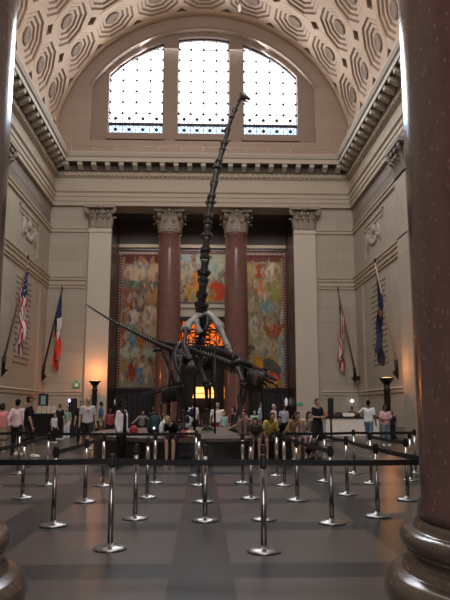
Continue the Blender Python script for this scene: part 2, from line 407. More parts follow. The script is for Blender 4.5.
# ------------------------------------------------------------------ coffered vault
def vault():
    pl = MB(); cf = MB()
    def pt(a, y, dp=0.0): return ((HW+dp)*math.cos(a), y, ZC+(HW+dp)*math.sin(a))
    A0 = R(9); dA = R(18); Y1 = 43.3; dY = 3.24
    rows = 11
    def addf(mb, uvd):
        mb.add([pt(*q) for q in uvd], [tuple(range(len(uvd)))])
    for j in range(rows):
        yc = Y1-dY*(j+.5)
        for i in range(9):
            ac = A0+dA*(i+.5)
            def P_(s, t_, dp=0): return (ac+s*dA, yc+t_*dY, dp)
            def octo(r, dp):    # regular octagon of half-size r in cell units
                k = r*.4142
                return [P_(r, -k, dp), P_(r, k, dp), P_(k, r, dp), P_(-k, r, dp), P_(-r, k, dp), P_(-r, -k, dp), P_(-k, -r, dp), P_(k, -r, dp)]
            ro = .445; o = octo(ro, 0); q = .13   # corner diamonds half-diagonal
            E_ = [P_(.5, -.5+q), P_(.5, .5-q), P_(.5-q, .5), P_(-.5+q, .5), P_(-.5, .5-q), P_(-.5, -.5+q), P_(-.5+q, -.5), P_(.5-q, -.5)]
            for k in range(8): addf(pl, [E_[k], E_[(k+1) % 8], o[(k+1) % 8], o[k]])
            # diamond quarter recesses
            for sx, sy in ((1, 1), (-1, 1), (-1, -1), (1, -1)):
                c = P_(.5*sx, .5*sy, .22); a1 = P_(.5*sx, (.5-q)*sy); a2 = P_((.5-q)*sx, .5*sy)
                b1 = P_(.5*sx, (.5-q*.8)*sy, .22); b2 = P_((.5-q*.8)*sx, .5*sy, .22)
                addf(cf, [a1, a2, b2, b1]); addf(cf, [b1, b2, c])
            # stepped rings
            steps = [(.445, .0), (.41, .1), (.35, .1), (.315, .19), (.255, .19), (.22, .28), (.165, .28)]
            for (r0, d0), (r1, d1) in zip(steps, steps[1:]):
                A_, B_ = octo(r0, d0), octo(r1, d1)
                for k in range(8): addf(cf if d0 != d1 else pl, [A_[k], A_[(k+1) % 8], B_[(k+1) % 8], B_[k]])
            # rosette
            n = 14; prev = [P_(.165*math.cos(2*PI*k/n), .165*math.sin(2*PI*k/n), .28) for k in range(n)]
            addf(cf, [P_(.18*math.cos(2*PI*k/n), .18*math.sin(2*PI*k/n), .285) for k in range(n)])
            last = prev
            for r_, d_ in ((.14, .2), (.09, .17), (.05, .21)):
                cur = [P_(r_*(1+.12*(k % 2))*math.cos(2*PI*k/n), r_*(1+.12*(k % 2))*math.sin(2*PI*k/n), d_) for k in range(n)]
                for k in range(n): addf(cf, [last[k], last[(k+1) % n], cur[(k+1) % n], cur[k]])
                last = cur
            addf(cf, last)
    # plain bands at the springing, along the end wall, and at the near end
    ye = Y1-dY*rows
    for a0, a1, y0, y1 in [(0, 9, YF-.3, YE+.3), (171, 180, YF-.3, YE+.3), (9, 171, Y1, YE+.5), (9, 171, YF-.3, ye)]:
        n = max(2, int((a1-a0)/4.5))
        for k in range(n):
            p, q = R(a0+(a1-a0)*k/n), R(a0+(a1-a0)*(k+1)/n)
            addf(pl, [(p, y0, 0), (q, y0, 0), (q, y1, 0), (p, y1, 0)])
    for k in range(60):
        p, q = PI*k/60, PI*(k+1)/60
        for y in (Y1, ye): cf.add([pt(p, y), pt(q, y), pt(q, y, .7), pt(p, y, .7)], [(0, 1, 2, 3)])
    for a in (R(9), R(171)): cf.add([pt(a, ye), pt(a, Y1), pt(a, Y1, .7), pt(a, ye, .7)], [(0, 1, 2, 3)])
    # rib moulding where coffers meet the end band
    n = 60
    for r0, r1, y in ((HW, HW-.1, Y1+.02), (HW, HW-.1, Y1+.16)):
        for k in range(n):
            p, q = PI*k/n, PI*(k+1)/n
            pl.add([pt(p, y), pt(q, y), pt(q, y, -.09), pt(p, y, -.09), pt(p, y+.14), pt(q, y+.14), pt(q, y+.14, -.09), pt(p, y+.14, -.09)],
                   [(0, 1, 2, 3), (4, 5, 6, 7), (3, 2, 6, 7)])
    # an opaque outer shell keeps the sky out
    n = 40
    sh = MB()
    for k in range(n):
        p, q = PI*k/n, PI*(k+1)/n
        sh.add([pt(p, YF-.5, .7), pt(q, YF-.5, .7), pt(q, YE+1.2, .7), pt(p, YE+1.2, .7)], [(0, 1, 2, 3)])
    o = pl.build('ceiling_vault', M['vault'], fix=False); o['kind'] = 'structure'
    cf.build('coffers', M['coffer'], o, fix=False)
    sh.build('vault_shell', M['lime_dark'], o, fix=False)
vault()

# ------------------------------------------------------------------ lunette wall and windows
RI = 9.35; JX = 7.95; SILL = 20.0
WIN = [(-6.77, -2.89), (-1.85, 1.83), (2.84, 6.74)]; WB = 20.72; WR = 9.05
def zo(x): return ZC+math.sqrt(max(0, (HW+.02)**2-x*x))
def zin(x): return ZC+math.sqrt(max(0, RI*RI-x*x))
def zw(x): return ZC+math.sqrt(max(0, WR*WR-x*x))
def lunette():
    b = MB(); ny = YE; bk = YE+.75
    xs = sorted(set([-HW, -JX, JX, HW]+[-HW+2*HW*k/80 for k in range(81)]))
    for a, c in zip(xs, xs[1:]):
        m = (a+c)/2
        if abs(m) > JX: b.add([(a, ny, 18.5), (c, ny, 18.5), (c, ny, zo(c)), (a, ny, zo(a))], [(0, 1, 2, 3)])
        else:
            b.add([(a, ny, 18.5), (c, ny, 18.5), (c, ny, SILL), (a, ny, SILL)], [(0, 1, 2, 3)])
            b.add([(a, ny, zin(a)), (c, ny, zin(c)), (c, ny, zo(c)), (a, ny, zo(a))], [(0, 1, 2, 3)])
            b.add([(a, ny, zin(a)), (c, ny, zin(c)), (c, bk, zin(c)), (a, bk, zin(a))], [(0, 1, 2, 3)])
    for sx in (-1, 1): b.add([(sx*JX, ny, SILL), (sx*JX, bk, SILL), (sx*JX, bk, zin(JX)), (sx*JX, ny, zin(JX))], [(0, 1, 2, 3)])
    b.add([(-JX, ny, SILL), (JX, ny, SILL), (JX, bk, SILL), (-JX, bk, SILL)], [(0, 1, 2, 3)])
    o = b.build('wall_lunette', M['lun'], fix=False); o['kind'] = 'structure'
    # inner wall with the three openings
    b = MB(); y0, y1 = YE+.45, YE+1.15
    cuts = [-JX, JX]+[x for w in WIN for x in w]
    xs = sorted(set(cuts+[-JX+2*JX*k/80 for k in range(81)]))
    for a, c in zip(xs, xs[1:]):
        m = (a+c)/2; w = [q for q in WIN if q[0] < m < q[1]]
        if not w: b.add([(a, y0, SILL), (c, y0, SILL), (c, y0, zin(c)), (a, y0, zin(a))], [(0, 1, 2, 3)])
        else:
            b.add([(a, y0, SILL), (c, y0, SILL), (c, y0, WB), (a, y0, WB)], [(0, 1, 2, 3)])
            b.add([(a, y0, zw(a)), (c, y0, zw(c)), (c, y0, zin(c)), (a, y0, zin(a))], [(0, 1, 2, 3)])
            b.add([(a, y0, zw(a)), (c, y0, zw(c)), (c, y1, zw(c)), (a, y1, zw(a))], [(0, 1, 2, 3)])
            b.add([(a, y0, WB), (c, y0, WB), (c, y1, WB), (a, y1, WB)], [(0, 1, 2, 3)])
    for w in WIN:
        for x in w: b.add([(x, y0, WB), (x, y1, WB), (x, y1, zw(x)), (x, y0, zw(x))], [(0, 1, 2, 3)])
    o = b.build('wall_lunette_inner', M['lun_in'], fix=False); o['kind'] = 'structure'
    # raised archivolt and sill boxes
    b = MB(); n = 50; a0 = math.acos(JX/RI)
    for k in range(n):
        p, q = a0+(PI-2*a0)*k/n, a0+(PI-2*a0)*(k+1)/n
        f = lambda a, r, y: (r*math.cos(a), y, ZC+r*math.sin(a))
        for r0, r1, yy in ((RI, RI+.18, YE-.07),):
            b.add([f(p, r0, yy), f(q, r0, yy), f(q, r1, yy), f(p, r1, yy), f(p, r0, yy+.12), f(q, r0, yy+.12), f(q, r1, yy+.12), f(p, r1, yy+.12)],
                  [(0, 1, 2, 3), (0, 1, 5, 4), (2, 3, 7, 6)])
    for a, c in WIN: b.box(a-.12, c+.12, YE+.25, YE+.46, WB-.5, WB-.04)
    o = b.build('trim_10', M['lun_in'], fix=False); o['kind'] = 'structure'
    for wi, (a, c) in enumerate(WIN):
        yy = YE+.8; fr = MB(); ng = 4; dx = (c-a)/ng
        for k in range(ng+1):
            x = a+dx*k; xx = min(max(x, a+.04), c-.04); fr.box(xx-.025, xx+.025, yy-.04, yy+.04, WB, zw(xx))
        z = WB; r = 0
        while z < 28:
            # where the bar lies inside the opening
            lo, hi = a, c
            if z > zw(a) or z > zw(c):
                lim = math.sqrt(max(0, WR*WR-(z-ZC)**2)); lo, hi = max(a, -lim), min(c, lim)
            if hi-lo > .1:
                h = .17 if r in (0, 1) else .022
                fr.box(lo, hi, yy-.045, yy+.045, z-(h if r else 0)/1.6, z+h/1.6)
                for k in range(ng+1):
                    x = a+dx*k
                    if lo-.01 <= x <= hi+.01: fr.ell((min(max(x, a+.08), c-.08), yy-.05, z), (.1, .07, .1), 8, 6)
                if r in (0, 1):
                    for k in range(ng):
                        x0, x1 = a+dx*k, a+dx*(k+1); z1 = z+.83
                        for p, q in (((x0, z), (x1, z1)), ((x0, z1), (x1, z))):
                            fr.tube([(p[0], yy, p[1]), (q[0], yy, q[1])], .026, 4, False)
                        fr.tube([((x0+x1)/2, yy, z), ((x0+x1)/2, yy, z1)], .022, 4, False); fr.tube([(x0, yy, z+.415), (x1, yy, z+.415)], .022, 4, False)
                        fr.ell(((x0+x1)/2, yy-.04, z+.415), (.13, .06, .13), 10, 6)
                elif r < 4:
                    for k in range(ng): fr.ell((a+dx*(k+.5), yy-.03, z+.415), (.05, .03, .05), 6, 4)
            z += .83; r += 1
        # outer frame following the head
        head = [(a+(c-a)*k/16, yy, zw(a+(c-a)*k/16)-.04) for k in range(17)]
        fr.tube(head, .06, 6)
        w = fr.build('window_%d' % (wi+1), M['bronze']); w['kind'] = 'structure'
        for nm, za, zb, mt in (('pane', WB+.83, None, 'glass'), ('tinted_pane', WB, WB+.83, 'glass_blue')):
            g = MB(); n = 20
            for k in range(n):
                x0, x1 = a+(c-a)*k/n, a+(c-a)*(k+1)/n
                t0, t1 = (zw(x0), zw(x1)) if zb is None else (zb, zb)
                g.add([(x0, yy+.05, za), (x1, yy+.05, za), (x1, yy+.05, t1), (x0, yy+.05, t0)], [(0, 1, 2, 3)])
            g.build(nm, M[mt], w, fix=False)
lunette()
# small rail along the top of the end cornice
t = empty('cornice_rail', (0, YE-.9, 18.66), 'thin brass rail with short posts along the top of the end cornice', 'railing')
b = MB(); b.tube([(-9.2, YE-.9, 19.16), (9.2, YE-.9, 19.16)], .022, 6); b.build('rail', M['pipe'], t)
for k in range(13):
    x = -9.0+18*k/12; b = MB(); b.tube([(x, YE-.9, 18.66), (x, YE-.9, 19.16)], .025, 6); b.build('rail_post', M['pipe'], t)

# ------------------------------------------------------------------ columns, capitals, pilasters
def leaf(mb, base, out, w, h, curl):
    out = Vector(out).normalized(); side = out.cross(Vector((0, 0, 1))); base = Vector(base); vs = []
    for i, (t_, o_, ww) in enumerate(((0, 0, .8), (.3, .04, 1), (.6, .1, .95), (.85, .24, .8), (1.0, .5, .55), (.94, .72, .3), (.8, .78, .1))):
        c = base+Vector((0, 0, h*t_))+out*(curl*o_)
        for s_, dd in ((-1, -.03), (-.5, .03), (0, .07), (.5, .03), (1, -.03)): vs.append(c+side*(w*.5*ww*s_)+out*dd)
    fs = [(i*5+k, i*5+k+1, (i+1)*5+k+1, (i+1)*5+k) for i in range(6) for k in range(4)]
    mb.add(vs, fs, True)
def volute(mb, c, d_, r):
    d_ = Vector(d_).normalized(); pts = []; rr = []
    for k in range(22):
        a = k/21*3.2*PI; q = r*(1-k/24); pts.append(Vector(c)+d_*(q*math.cos(a+PI/2)*-1)+Vector((0, 0, q*math.sin(a+PI/2)))); rr.append(.085*(1-k/40))
    mb.tube(pts, rr, 6)
def capital_round(c, r, z0, z1):
    h = z1-z0; mb = MB()
    mb.lathe([(r, z0), (r+.09, z0+.03), (r+.09, z0+.1), (r, z0+.13), (r*.98, z0+.6*h), (r*1.1, z0+.8*h), (r*1.22, z0+.86*h)], (c[0], c[1], 0), 28)
    for tier, n, zb, hh, cu in ((0, 10, .08, .42, .42), (1, 10, .12, .68, .5)):
        for k in range(n):
            a = 2*PI*(k+.5*tier)/n; o = (math.cos(a), math.sin(a), 0)
            leaf(mb, (c[0]+o[0]*(r+.02), c[1]+o[1]*(r+.02), z0+zb*h), o, .46, hh*h, cu)
    for k in range(4):
        a = PI/4+PI/2*k; o = Vector((math.cos(a), math.sin(a), 0)); volute(mb, Vector((c[0], c[1], z0+.74*h))+o*(r*1.28), o, .2)
    n = 9; pts = []
    for k in range(4):
        a0, a1 = PI/4+PI/2*k, PI/4+PI/2*(k+1); A = Vector((math.cos(a0), math.sin(a0)))*1.5; B = Vector((math.cos(a1), math.sin(a1)))*1.5
        for j in range(n):
            q = j/n; p = A.lerp(B, q); p *= 1-.16*math.sin(PI*q); pts.append((c[0]+p.x, c[1]+p.y))
    mb.poly(pts, 'z', z0+.86*h, z1)
    for k in range(4):
        a = PI/2*k; mb.ell((c[0]+1.0*math.cos(a), c[1]+1.0*math.sin(a), z0+.9*h), (.16, .16, .14))
    return mb
def base_round(c, r):
    mb = MB(); w = r*1.34
    mb.lathe([(r*1.27, 0), (r*1.27, .2)], (c[0], c[1], 0), 64)
    pr = [(r*1.26, .2)]
    for k in range(9):
        a = -PI/2+PI*k/8; pr.append((r*1.17+.12*math.cos(a), .33+.125*math.sin(a)))
    pr += [(r*1.15, .465), (r*1.15, .49), (r*1.1, .505), (r*1.085, .53), (r*1.1, .56), (r*1.13, .575), (r*1.13, .59)]
    for k in range(7):
        a = -PI/2+PI*k/6; pr.append((r*1.1+.065*math.cos(a), .65+.062*math.sin(a)))
    pr += [(r*1.06, .715), (r*1.06, .74), (r*1.0, .8)]
    mb.lathe(pr, (c[0], c[1], 0), 64); return mb
def shaft(c, r, z0, z1):
    mb = MB(); pr = [(r*1.035, z0), (r*1.03, z0+.05), (r, z0+.13)]
    for k in range(1, 13):
        q = k/12; pr.append((r*(1-.13*max(0, q-.3)**1.4/.6), z0+.13+(z1-z0-.3)*q))
    pr += [(r*.93, z1-.12), (r*.93, z1)]
    mb.lathe(pr, (c[0], c[1], 0), 64); return mb
def column(x, y, r, matn, label, group, z_cap=13.55, capital=True):
    t = empty('marble_column', (x, y, 0), label, 'column', group)
    base_round((x, y), r).build('column_base', M['base'], t)
    shaft((x, y), r, .78, z_cap).build('shaft', M[matn], t)
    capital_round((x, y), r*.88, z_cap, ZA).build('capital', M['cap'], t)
    return t
for sx in (-1, 1):
    s_ = 'left' if sx < 0 else 'right'
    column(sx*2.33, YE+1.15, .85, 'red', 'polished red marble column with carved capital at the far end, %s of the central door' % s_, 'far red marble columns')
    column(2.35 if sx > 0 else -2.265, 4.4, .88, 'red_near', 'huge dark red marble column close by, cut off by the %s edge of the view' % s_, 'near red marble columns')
def pilaster(sx):
    t = empty('stone_pilaster', (sx*6.95, YE, 0), 'pale flat stone pilaster with carved capital framing the %s end of the mural alcove' % ('left' if sx < 0 else 'right'), 'pilaster', 'end wall pilasters')
    x0, x1, y0 = OPN-.02, 7.72, YE-.2
    b = MB(); b.box(sx*x0, sx*x1, y0, YE, .7, 13.55); b.box(sx*(x0-.02), sx*(x1+.06), y0-.06, YE, 13.3, 13.45); b.build('pilaster_shaft', M['pil'], t)
    b = MB(); b.box(sx*(x0-.1), sx*(x1+.14), y0-.14, YE, 0, .4); b.box(sx*(x0-.06), sx*(x1+.08), y0-.08, YE, .4, .7); b.build('pilaster_base', M['base'], t)
    b = MB(); z0, h = 13.55, ZA-13.55
    b.box(sx*x0, sx*x1, y0, YE, z0, z0+.86*h)
    for tier, n, hh in ((0, 4, .45), (1, 3, .7)):
        for k in range(n):
            x = x0+(x1-x0)*(k+.5)/n; leaf(b, (sx*x, y0, z0+.06*h), (0, -1, 0), .42, hh*h, .5)
    for xx, o in ((x0, -sx), (x1, sx)):
        leaf(b, (sx*xx, y0+.1, z0+.1*h), (o, 0, 0), .4, .45*h, .3)
        volute(b, (sx*xx+o*.12, y0-.2, z0+.74*h), (o, -.7, 0), .2)
    for k in (-1, 1): volute(b, (sx*(x0+x1)/2+k*.2, y0-.15, z0+.72*h), (-k, -.2, 0), .14)
    b.box(sx*(x0-.3), sx*(x1+.3), y0-.42, YE, z0+.86*h, ZA); b.ell((sx*(x0+x1)/2, y0-.45, z0+.9*h), (.2, .12, .17))
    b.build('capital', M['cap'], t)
for sx in (-1, 1): pilaster(sx)
# side wall pilasters, whose capitals peek out past the near columns
for sx in (-1, 1):
    t = empty('side_pilaster', (sx*HW, 32.6, 0), 'shallow pilaster with leafy capital on the %s wall, mostly behind the near column' % ('left' if sx < 0 else 'right'), 'pilaster', 'side wall pilasters')
    b = MB(); b.box(sx*HW, sx*(HW-.18), 31.7, 33.5, 0, 13.55); b.build('pilaster_shaft', M['wall_x'], t)
    b = MB(); z0, h = 13.4, ZA-13.4; b.box(sx*HW, sx*(HW-.18), 31.7, 33.5, z0, z0+.86*h)
    for tier, n, hh in ((0, 4, .45), (1, 3, .7)):
        for k in range(n): leaf(b, (sx*(HW-.18), 31.7+1.8*(k+.5)/n, z0+.06*h), (-sx, 0, 0), .44, hh*h, .55)
    for yy in (31.75, 33.45): volute(b, (sx*(HW-.4), yy, z0+.74*h), (-sx*.6, 1 if yy > 32 else -1, 0), .22)
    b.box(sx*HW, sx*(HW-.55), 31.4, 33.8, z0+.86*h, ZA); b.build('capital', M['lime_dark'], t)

# ------------------------------------------------------------------ painted panels (abstract patchwork of the same colours)
def painted(name, label, x0, x1, z0, z1, blobs, basef, nx, nz, border=None):
    b = MB(); rnd = random.Random(len(label)*7+int(x0*10))
    jit = [(rnd.uniform(-.5, .5), rnd.uniform(-.5, .5)) for _ in range(400)]
    # small random daubs over the big patches
    daubs = []
    pal = [(.5, .42, .33), (.36, .15, .09), (.12, .1, .11), (.2, .27, .25), (.56, .5, .42), (.36, .24, .1), (.19, .12, .11), (.14, .22, .28), (.42, .32, .22)]
    asp = (x1-x0)/(z1-z0)
    for _ in range(int(16*(z1-z0))):
        u_, v_ = rnd.uniform(.06, .94), rnd.uniform(.02, .93); w_ = rnd.uniform(.03, .055)*3.5/(x1-x0); h_ = w_*asp*rnd.uniform(1.5, 2.6); k_ = rnd.uniform(.2, .6)
        daubs.append((u_, v_, w_, h_, rnd.choice(pal), k_)); daubs.append((u_+w_*.3, v_-h_*.3, w_*.5, h_*.6, rnd.choice(pal), k_))
        daubs.append((u_, v_+h_*1.15, w_*.5, w_*.5*asp, rnd.choice([(.42, .27, .19), (.3, .17, .11), (.5, .36, .26)]), k_))
    vs = []; fs = []; cols = []
    for j in range(nz+1):
        for i in range(nx+1): vs.append((x0+(x1-x0)*i/nx, YB-.06, z0+(z1-z0)*j/nz))
    for j in range(nz):
        for i in range(nx):
            u, v = (i+.5)/nx, (j+.5)/nz
            uu = u+.012*math.sin(v*70+u*9); vv = v+.005*math.sin(u*25+v*13)
            c = list(basef(u, v))
            for bx, bz, rx, rz, cc in blobs:
                d = ((uu-bx)/rx)**2+((vv-bz)/rz)**2
                if d < 1: k = min(1, (1-d)*2.2); c = [p*(1-k)+q*k for p, q in zip(c, cc)]
            for bx, bz, rx, rz, cc, k in daubs:
                if ((uu-bx)/rx)**2+((vv-bz)/rz)**2 < 1: c = [p*(1-k)+q*k for p, q in zip(c, cc)]
            if border and (v > 1-.045 or u < .05 or u > .95):
                c = [.17, .085, .09]
                if ((i % 2 == 0 and v > 1-.03 and v < 1-.012) or (j % 4 == 0 and (.015 < u < .04 or .96 < u < .985))): c = [.5, .45, .42]
            fs.append((j*(nx+1)+i, j*(nx+1)+i+1, (j+1)*(nx+1)+i+1, (j+1)*(nx+1)+i)); cols.append(tuple(min(1, max(.012, (p+(p-sum(c)/3)*.05-.27)*1.12+.2)) for p in c))
    b.add(vs, fs, False, cols)
    t = empty(name, ((x0+x1)/2, YB-.06, z0), label, 'mural', 'painted wall panels')
    b.build('painted_surface', M['mural'], t, fix=False)
    f = MB(); w = .1
    for a, c, d_, e in ((x0-w, x1+w, z1, z1+w), (x0-w, x1+w, z0-w, z0), (x0-w, x0, z0, z1), (x1, x1+w, z0, z1)): f.box(a, c, YB-.14, YB, d_, e)
    f.build('mural_frame', M['redtrim'], t)
def bl(u, v):     # left panel ground colours, v upward
    return (.17, .10, .10) if v > .9 else (.27, .21, .17) if v > .72 else (.24, .17, .14) if v > .55 else (.33, .25, .19) if v > .33 else (.3, .27, .22)
painted('mural_panel', 'tall mottled mural between the left pilaster and left red column', -6.18, -2.7, 2.95, 13.05, [
    (.35, .83, .26, .07, (.46, .36, .29)), (.78, .83, .2, .08, (.44, .33, .25)), (.5, .9, .14, .05, (.3, .26, .25)), (.48, .745, .5, .03, (.12, .2, .16)),
    (.25, .66, .22, .06, (.25, .15, .13)), (.7, .66, .25, .07, (.36, .24, .15)), (.55, .73, .06, .02, (.4, .1, .07)), (.28, .58, .3, .05, (.24, .13, .11)),
    (.3, .505, .17, .06, (.52, .43, .37)), (.7, .52, .2, .08, (.5, .4, .31)), (.28, .36, .17, .11, (.12, .26, .29)), (.08, .36, .1, .1, (.42, .13, .07)), (.5, .36, .1, .09, (.38, .17, .1)),
    (.78, .38, .2, .1, (.46, .36, .26)), (.3, .25, .3, .045, (.4, .42, .34)), (.75, .245, .25, .04, (.34, .38, .32)),
    (.12, .12, .14, .09, (.36, .25, .15)), (.3, .1, .11, .08, (.32, .12, .08)), (.5, .1, .11, .1, (.16, .25, .33)), (.66, .09, .1, .07, (.48, .38, .28)), (.85, .11, .12, .09, (.3, .1, .07)), (.5, .17, .1, .03, (.5, .42, .3))],
    bl, 72, 200, True)
def bc(u, v): return (.36, .36, .3) if v > .45 else (.3, .28, .23)
painted('mural_panel', 'short pale green mural above the central door', -2.1, 2.1, 9.15, 13.0, [
    (.15, .6, .15, .3, (.42, .36, .28)), (.4, .75, .18, .2, (.36, .4, .36)), (.38, .42, .1, .25, (.46, .25, .13)), (.3, .2, .16, .2, (.5, .3, .1)), (.75, .7, .2, .2, (.34, .38, .33)),
    (.75, .22, .2, .22, (.42, .13, .07)), (.85, .5, .1, .15, (.22, .2, .17)), (.2, .85, .1, .1, (.34, .4, .42)), (.55, .15, .2, .15, (.45, .3, .12))], bc, 84, 78, True)
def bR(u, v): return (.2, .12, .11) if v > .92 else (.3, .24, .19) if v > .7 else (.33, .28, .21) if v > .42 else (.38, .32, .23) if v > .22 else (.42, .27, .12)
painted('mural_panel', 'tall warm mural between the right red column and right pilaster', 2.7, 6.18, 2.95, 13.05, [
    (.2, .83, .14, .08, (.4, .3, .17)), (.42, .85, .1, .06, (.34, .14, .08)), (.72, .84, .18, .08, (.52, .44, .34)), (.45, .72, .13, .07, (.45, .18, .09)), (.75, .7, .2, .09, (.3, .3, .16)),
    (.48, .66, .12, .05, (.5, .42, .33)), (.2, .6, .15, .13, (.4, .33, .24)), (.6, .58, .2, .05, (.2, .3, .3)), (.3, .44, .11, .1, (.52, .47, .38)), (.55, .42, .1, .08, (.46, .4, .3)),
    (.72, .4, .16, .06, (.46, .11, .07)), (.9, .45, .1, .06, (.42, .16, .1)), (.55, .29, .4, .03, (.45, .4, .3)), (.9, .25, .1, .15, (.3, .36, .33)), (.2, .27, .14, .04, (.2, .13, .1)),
    (.3, .17, .28, .035, (.62, .34, .08)), (.4, .07, .35, .04, (.75, .13, .05)), (.75, .08, .15, .04, (.7, .1, .05)), (.25, .035, .2, .03, (.75, .36, .08)), (.92, .12, .08, .12, (.26, .33, .34))],  # the low orange-red glow is put into the paint as brighter patches
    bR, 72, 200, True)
# ledge over the murals, and moulded panel under the central one
b = MB(); b.box(-OPN+.06, OPN-.06, YB-.28, YB, 13.22, 13.4); b.box(-OPN+.06, OPN-.06, YB-.16, YB, 13.4, 13.5); struct(b, 'trim_11', M['ledge'])
b = MB(); b.box(-1.95, 1.95, YB-.2, YB, 8.75, 8.95); b.box(-1.95, 1.95, YB-.12, YB, 8.98, 9.05); b.box(-1.95, 1.95, YB-.08, YB, 8.1, 8.75); struct(b, 'trim_12', M['lime'])
# dark panelling under the murals
for sx, nm in ((-1, 'dark_panelling'), (1, 'dark_panelling')):
    t = empty(nm, (sx*4.4, YB-.1, 0), 'black bronze panelling with upright bars below the %s mural' % ('left' if sx < 0 else 'right'), 'panelling', 'dark panelling')
    b = MB(); b.box(sx*2.0, sx*6.15, YB-.12, YB, 0, 2.8); b.build('panel', M['black'], t)
    b = MB(); b.box(sx*2.0, sx*6.15, YB-.2, YB-.1, 2.66, 2.84); b.box(sx*2.0, sx*6.15, YB-.2, YB-.1, 0, .25)
    for k in range(12): x = sx*(2.2+3.8*k/11); b.box(x-.04, x+.04, YB-.18, YB-.1, .2, 2.7)
    b.build('bars', M['bronze'], t)

# ------------------------------------------------------------------ central door, transom, lobby
fr = MB()
for sx in (-1, 1): fr.box(sx*1.55, sx*1.95, YB-.25, YB+.3, 0, 8.05); fr.box(sx*1.1, sx*1.2, YB-.1, YB+.2, 0, 5.3)
fr.box(-1.95, 1.95, YB-.25, YB+.3, 7.75, 8.05); fr.box(-1.7, 1.7, YB-.3, YB+.3, 5.2, 5.9); fr.box(-1.7, 1.7, YB-.34, YB+.3, 5.82, 5.95)
door = struct(fr, 'door_1', M['bronze'])
tr = MB()
for k in range(7): x = -1.5+.5*k; tr.box(x-.035, x+.035, YB-.05, YB+.05, 5.9, 7.75)
for z in (7.1,): tr.box(-1.55, 1.55, YB-.04, YB+.04, z-.03, z+.03)
tr.build('transom_bars', M['bronze'], door)
g = MB(); g.box(-1.55, 1.55, YB+.1, YB+.12, 5.9, 7.75); g.build('transom_pane', M['glass_amber'], door)
lf = MB()
for sx in (-1, 1):
    lf.box(sx*.75, sx*1.55, YB+.05, YB+.15, 0, 5.2)
    for k in range(4): lf.box(sx*.85, sx*1.45, YB-.0, YB+.05, .3+1.2*k, 1.2+1.2*k)
lf.build('door_leaf', M['bronze'], door)
pl = MB(); pl.tube([(.55, YB-.6, 0), (.55, YB-.6, 5.0)], .05, 8)
b = MB(); b.box(-4, 4, YB+6, YB+6.3, 0, 9); b.box(-4, -3.8, YB+.4, YB+6, 0, 9); b.box(3.8, 4, YB+.4, YB+6, 0, 9); struct(b, 'wall_lobby', M['lobby'])
b = MB(); b.box(-4, 4, YB+.4, YB+6.3, 9, 9.2); struct(b, 'ceiling_lobby', M['lobby'])
b = MB(); b.box(-4, 4, YB+.41, YB+6.2, 5.0, 5.15); struct(b, 'ceiling_door_passage', M['black'])
b = MB(); b.box(-3.8, 3.8, YB+1.6, YB+1.8, 0, 5.0); struct(b, 'wall_door_passage', M['black'])
# glowing lantern in the doorway
lp = at(204, 392, YB-.1)
t = empty('pendant_lantern', (lp.x, YB-.2, 2.2), 'wide glowing amber lantern hanging in the dark central doorway', 'lamp')
z0, z1 = at(204, 398, YB-.2).z, at(204, 387, YB-.2).z
b = MB(); vs = []
for z, w, dd in ((z0, .82, .12), (z0+.42*(z1-z0), .74, .11), (z1, .6, .09)): vs += [(lp.x-w, YB-.2-dd, z), (lp.x+w, YB-.2-dd, z), (lp.x+w, YB-.2+dd, z), (lp.x-w, YB-.2+dd, z)]
b.add(vs, [(0, 1, 5, 4), (1, 2, 6, 5), (2, 3, 7, 6), (3, 0, 4, 7), (4, 5, 9, 8), (5, 6, 10, 9), (6, 7, 11, 10), (7, 4, 8, 11), (0, 3, 2, 1), (8, 9, 10, 11)])
b.build('lamp_shade', M['amber'], t)
b = MB()
for w in (-.6, .6): b.tube([(lp.x+w, YB-.2, z1), (lp.x+w*.9, YB-.2, 5.2)], .02, 5)
b.box(lp.x-.62, lp.x+.62, YB-.33, YB-.07, z1, z1+.08); b.box(lp.x-.72, lp.x+.72, YB-.335, YB-.065, z0+.42*(z1-z0)-.02, z0+.42*(z1-z0)+.02)
b.build('lamp_frame', M['bronze'], t)

# ------------------------------------------------------------------ wall lamps, exit signs, torchieres, small ceiling lamp
def wall_lamp(u, v, Y, label):
    p = at(u, v, Y); t = empty('wall_lamp', (p.x, Y, p.z), label, 'lamp', 'small white wall lamps')
    b = MB(); b.ell(p+Vector((0, -.12, 0)), (.11, .09, .3)); b.build('lamp_globe', M['whiteglow_dim'], t)
    b = MB(); b.box(p.x-.1, p.x+.1, Y-.05, Y, p.z-.5, p.z-.36); b.build('lamp_bracket', M['bronze'], t)
M['whiteglow_dim'] = plain('soft_white_glow', (.8, .8, .8), .5, emit=(.8, .85, .9), es=.25)
wall_lamp(108, 402, YB-.2, 'left one of the two small white lamps below the left mural')
wall_lamp(114, 402, YB-.2, 'right one of the two small white lamps below the left mural')
wall_lamp(286, 402, YB-.2, 'left one of the two small white lamps below the right mural')
wall_lamp(291.5, 402, YB-.2, 'right one of the two small white lamps below the right mural')
for u, w in ((352, 'left'), (361, 'right')):
    p = at(u, 401, YE-.1); t = empty('spot_lamp', (p.x, p.y, p.z), '%s one of two tiny bright lamps on the wall behind the white counter' % w, 'lamp', 'bright lamps behind the counter')
    b = MB(); b.ell(p, (.1, .06, .1)); b.build('lamp_globe', M['whiteglow'], t)
    b = MB(); b.box(p.x-.05, p.x+.05, p.y, YE, p.z-.05, p.z+.05); b.build('lamp_bracket', M['bronze'], t)
p = at(76.5, 385, YE-.05); b = MB(); b.box(p.x-.22, p.x+.22, YE-.08, YE, p.z-.16, p.z+.12); b.box(p.x-.08, p.x+.08, YE-.08, YE, p.z+.1, p.z+.3)
t = empty('exit_sign', (p.x, YE-.05, p.z), 'small green lit sign on the end wall left of the left pilaster', 'sign'); b.build('sign_face', M['green'], t)
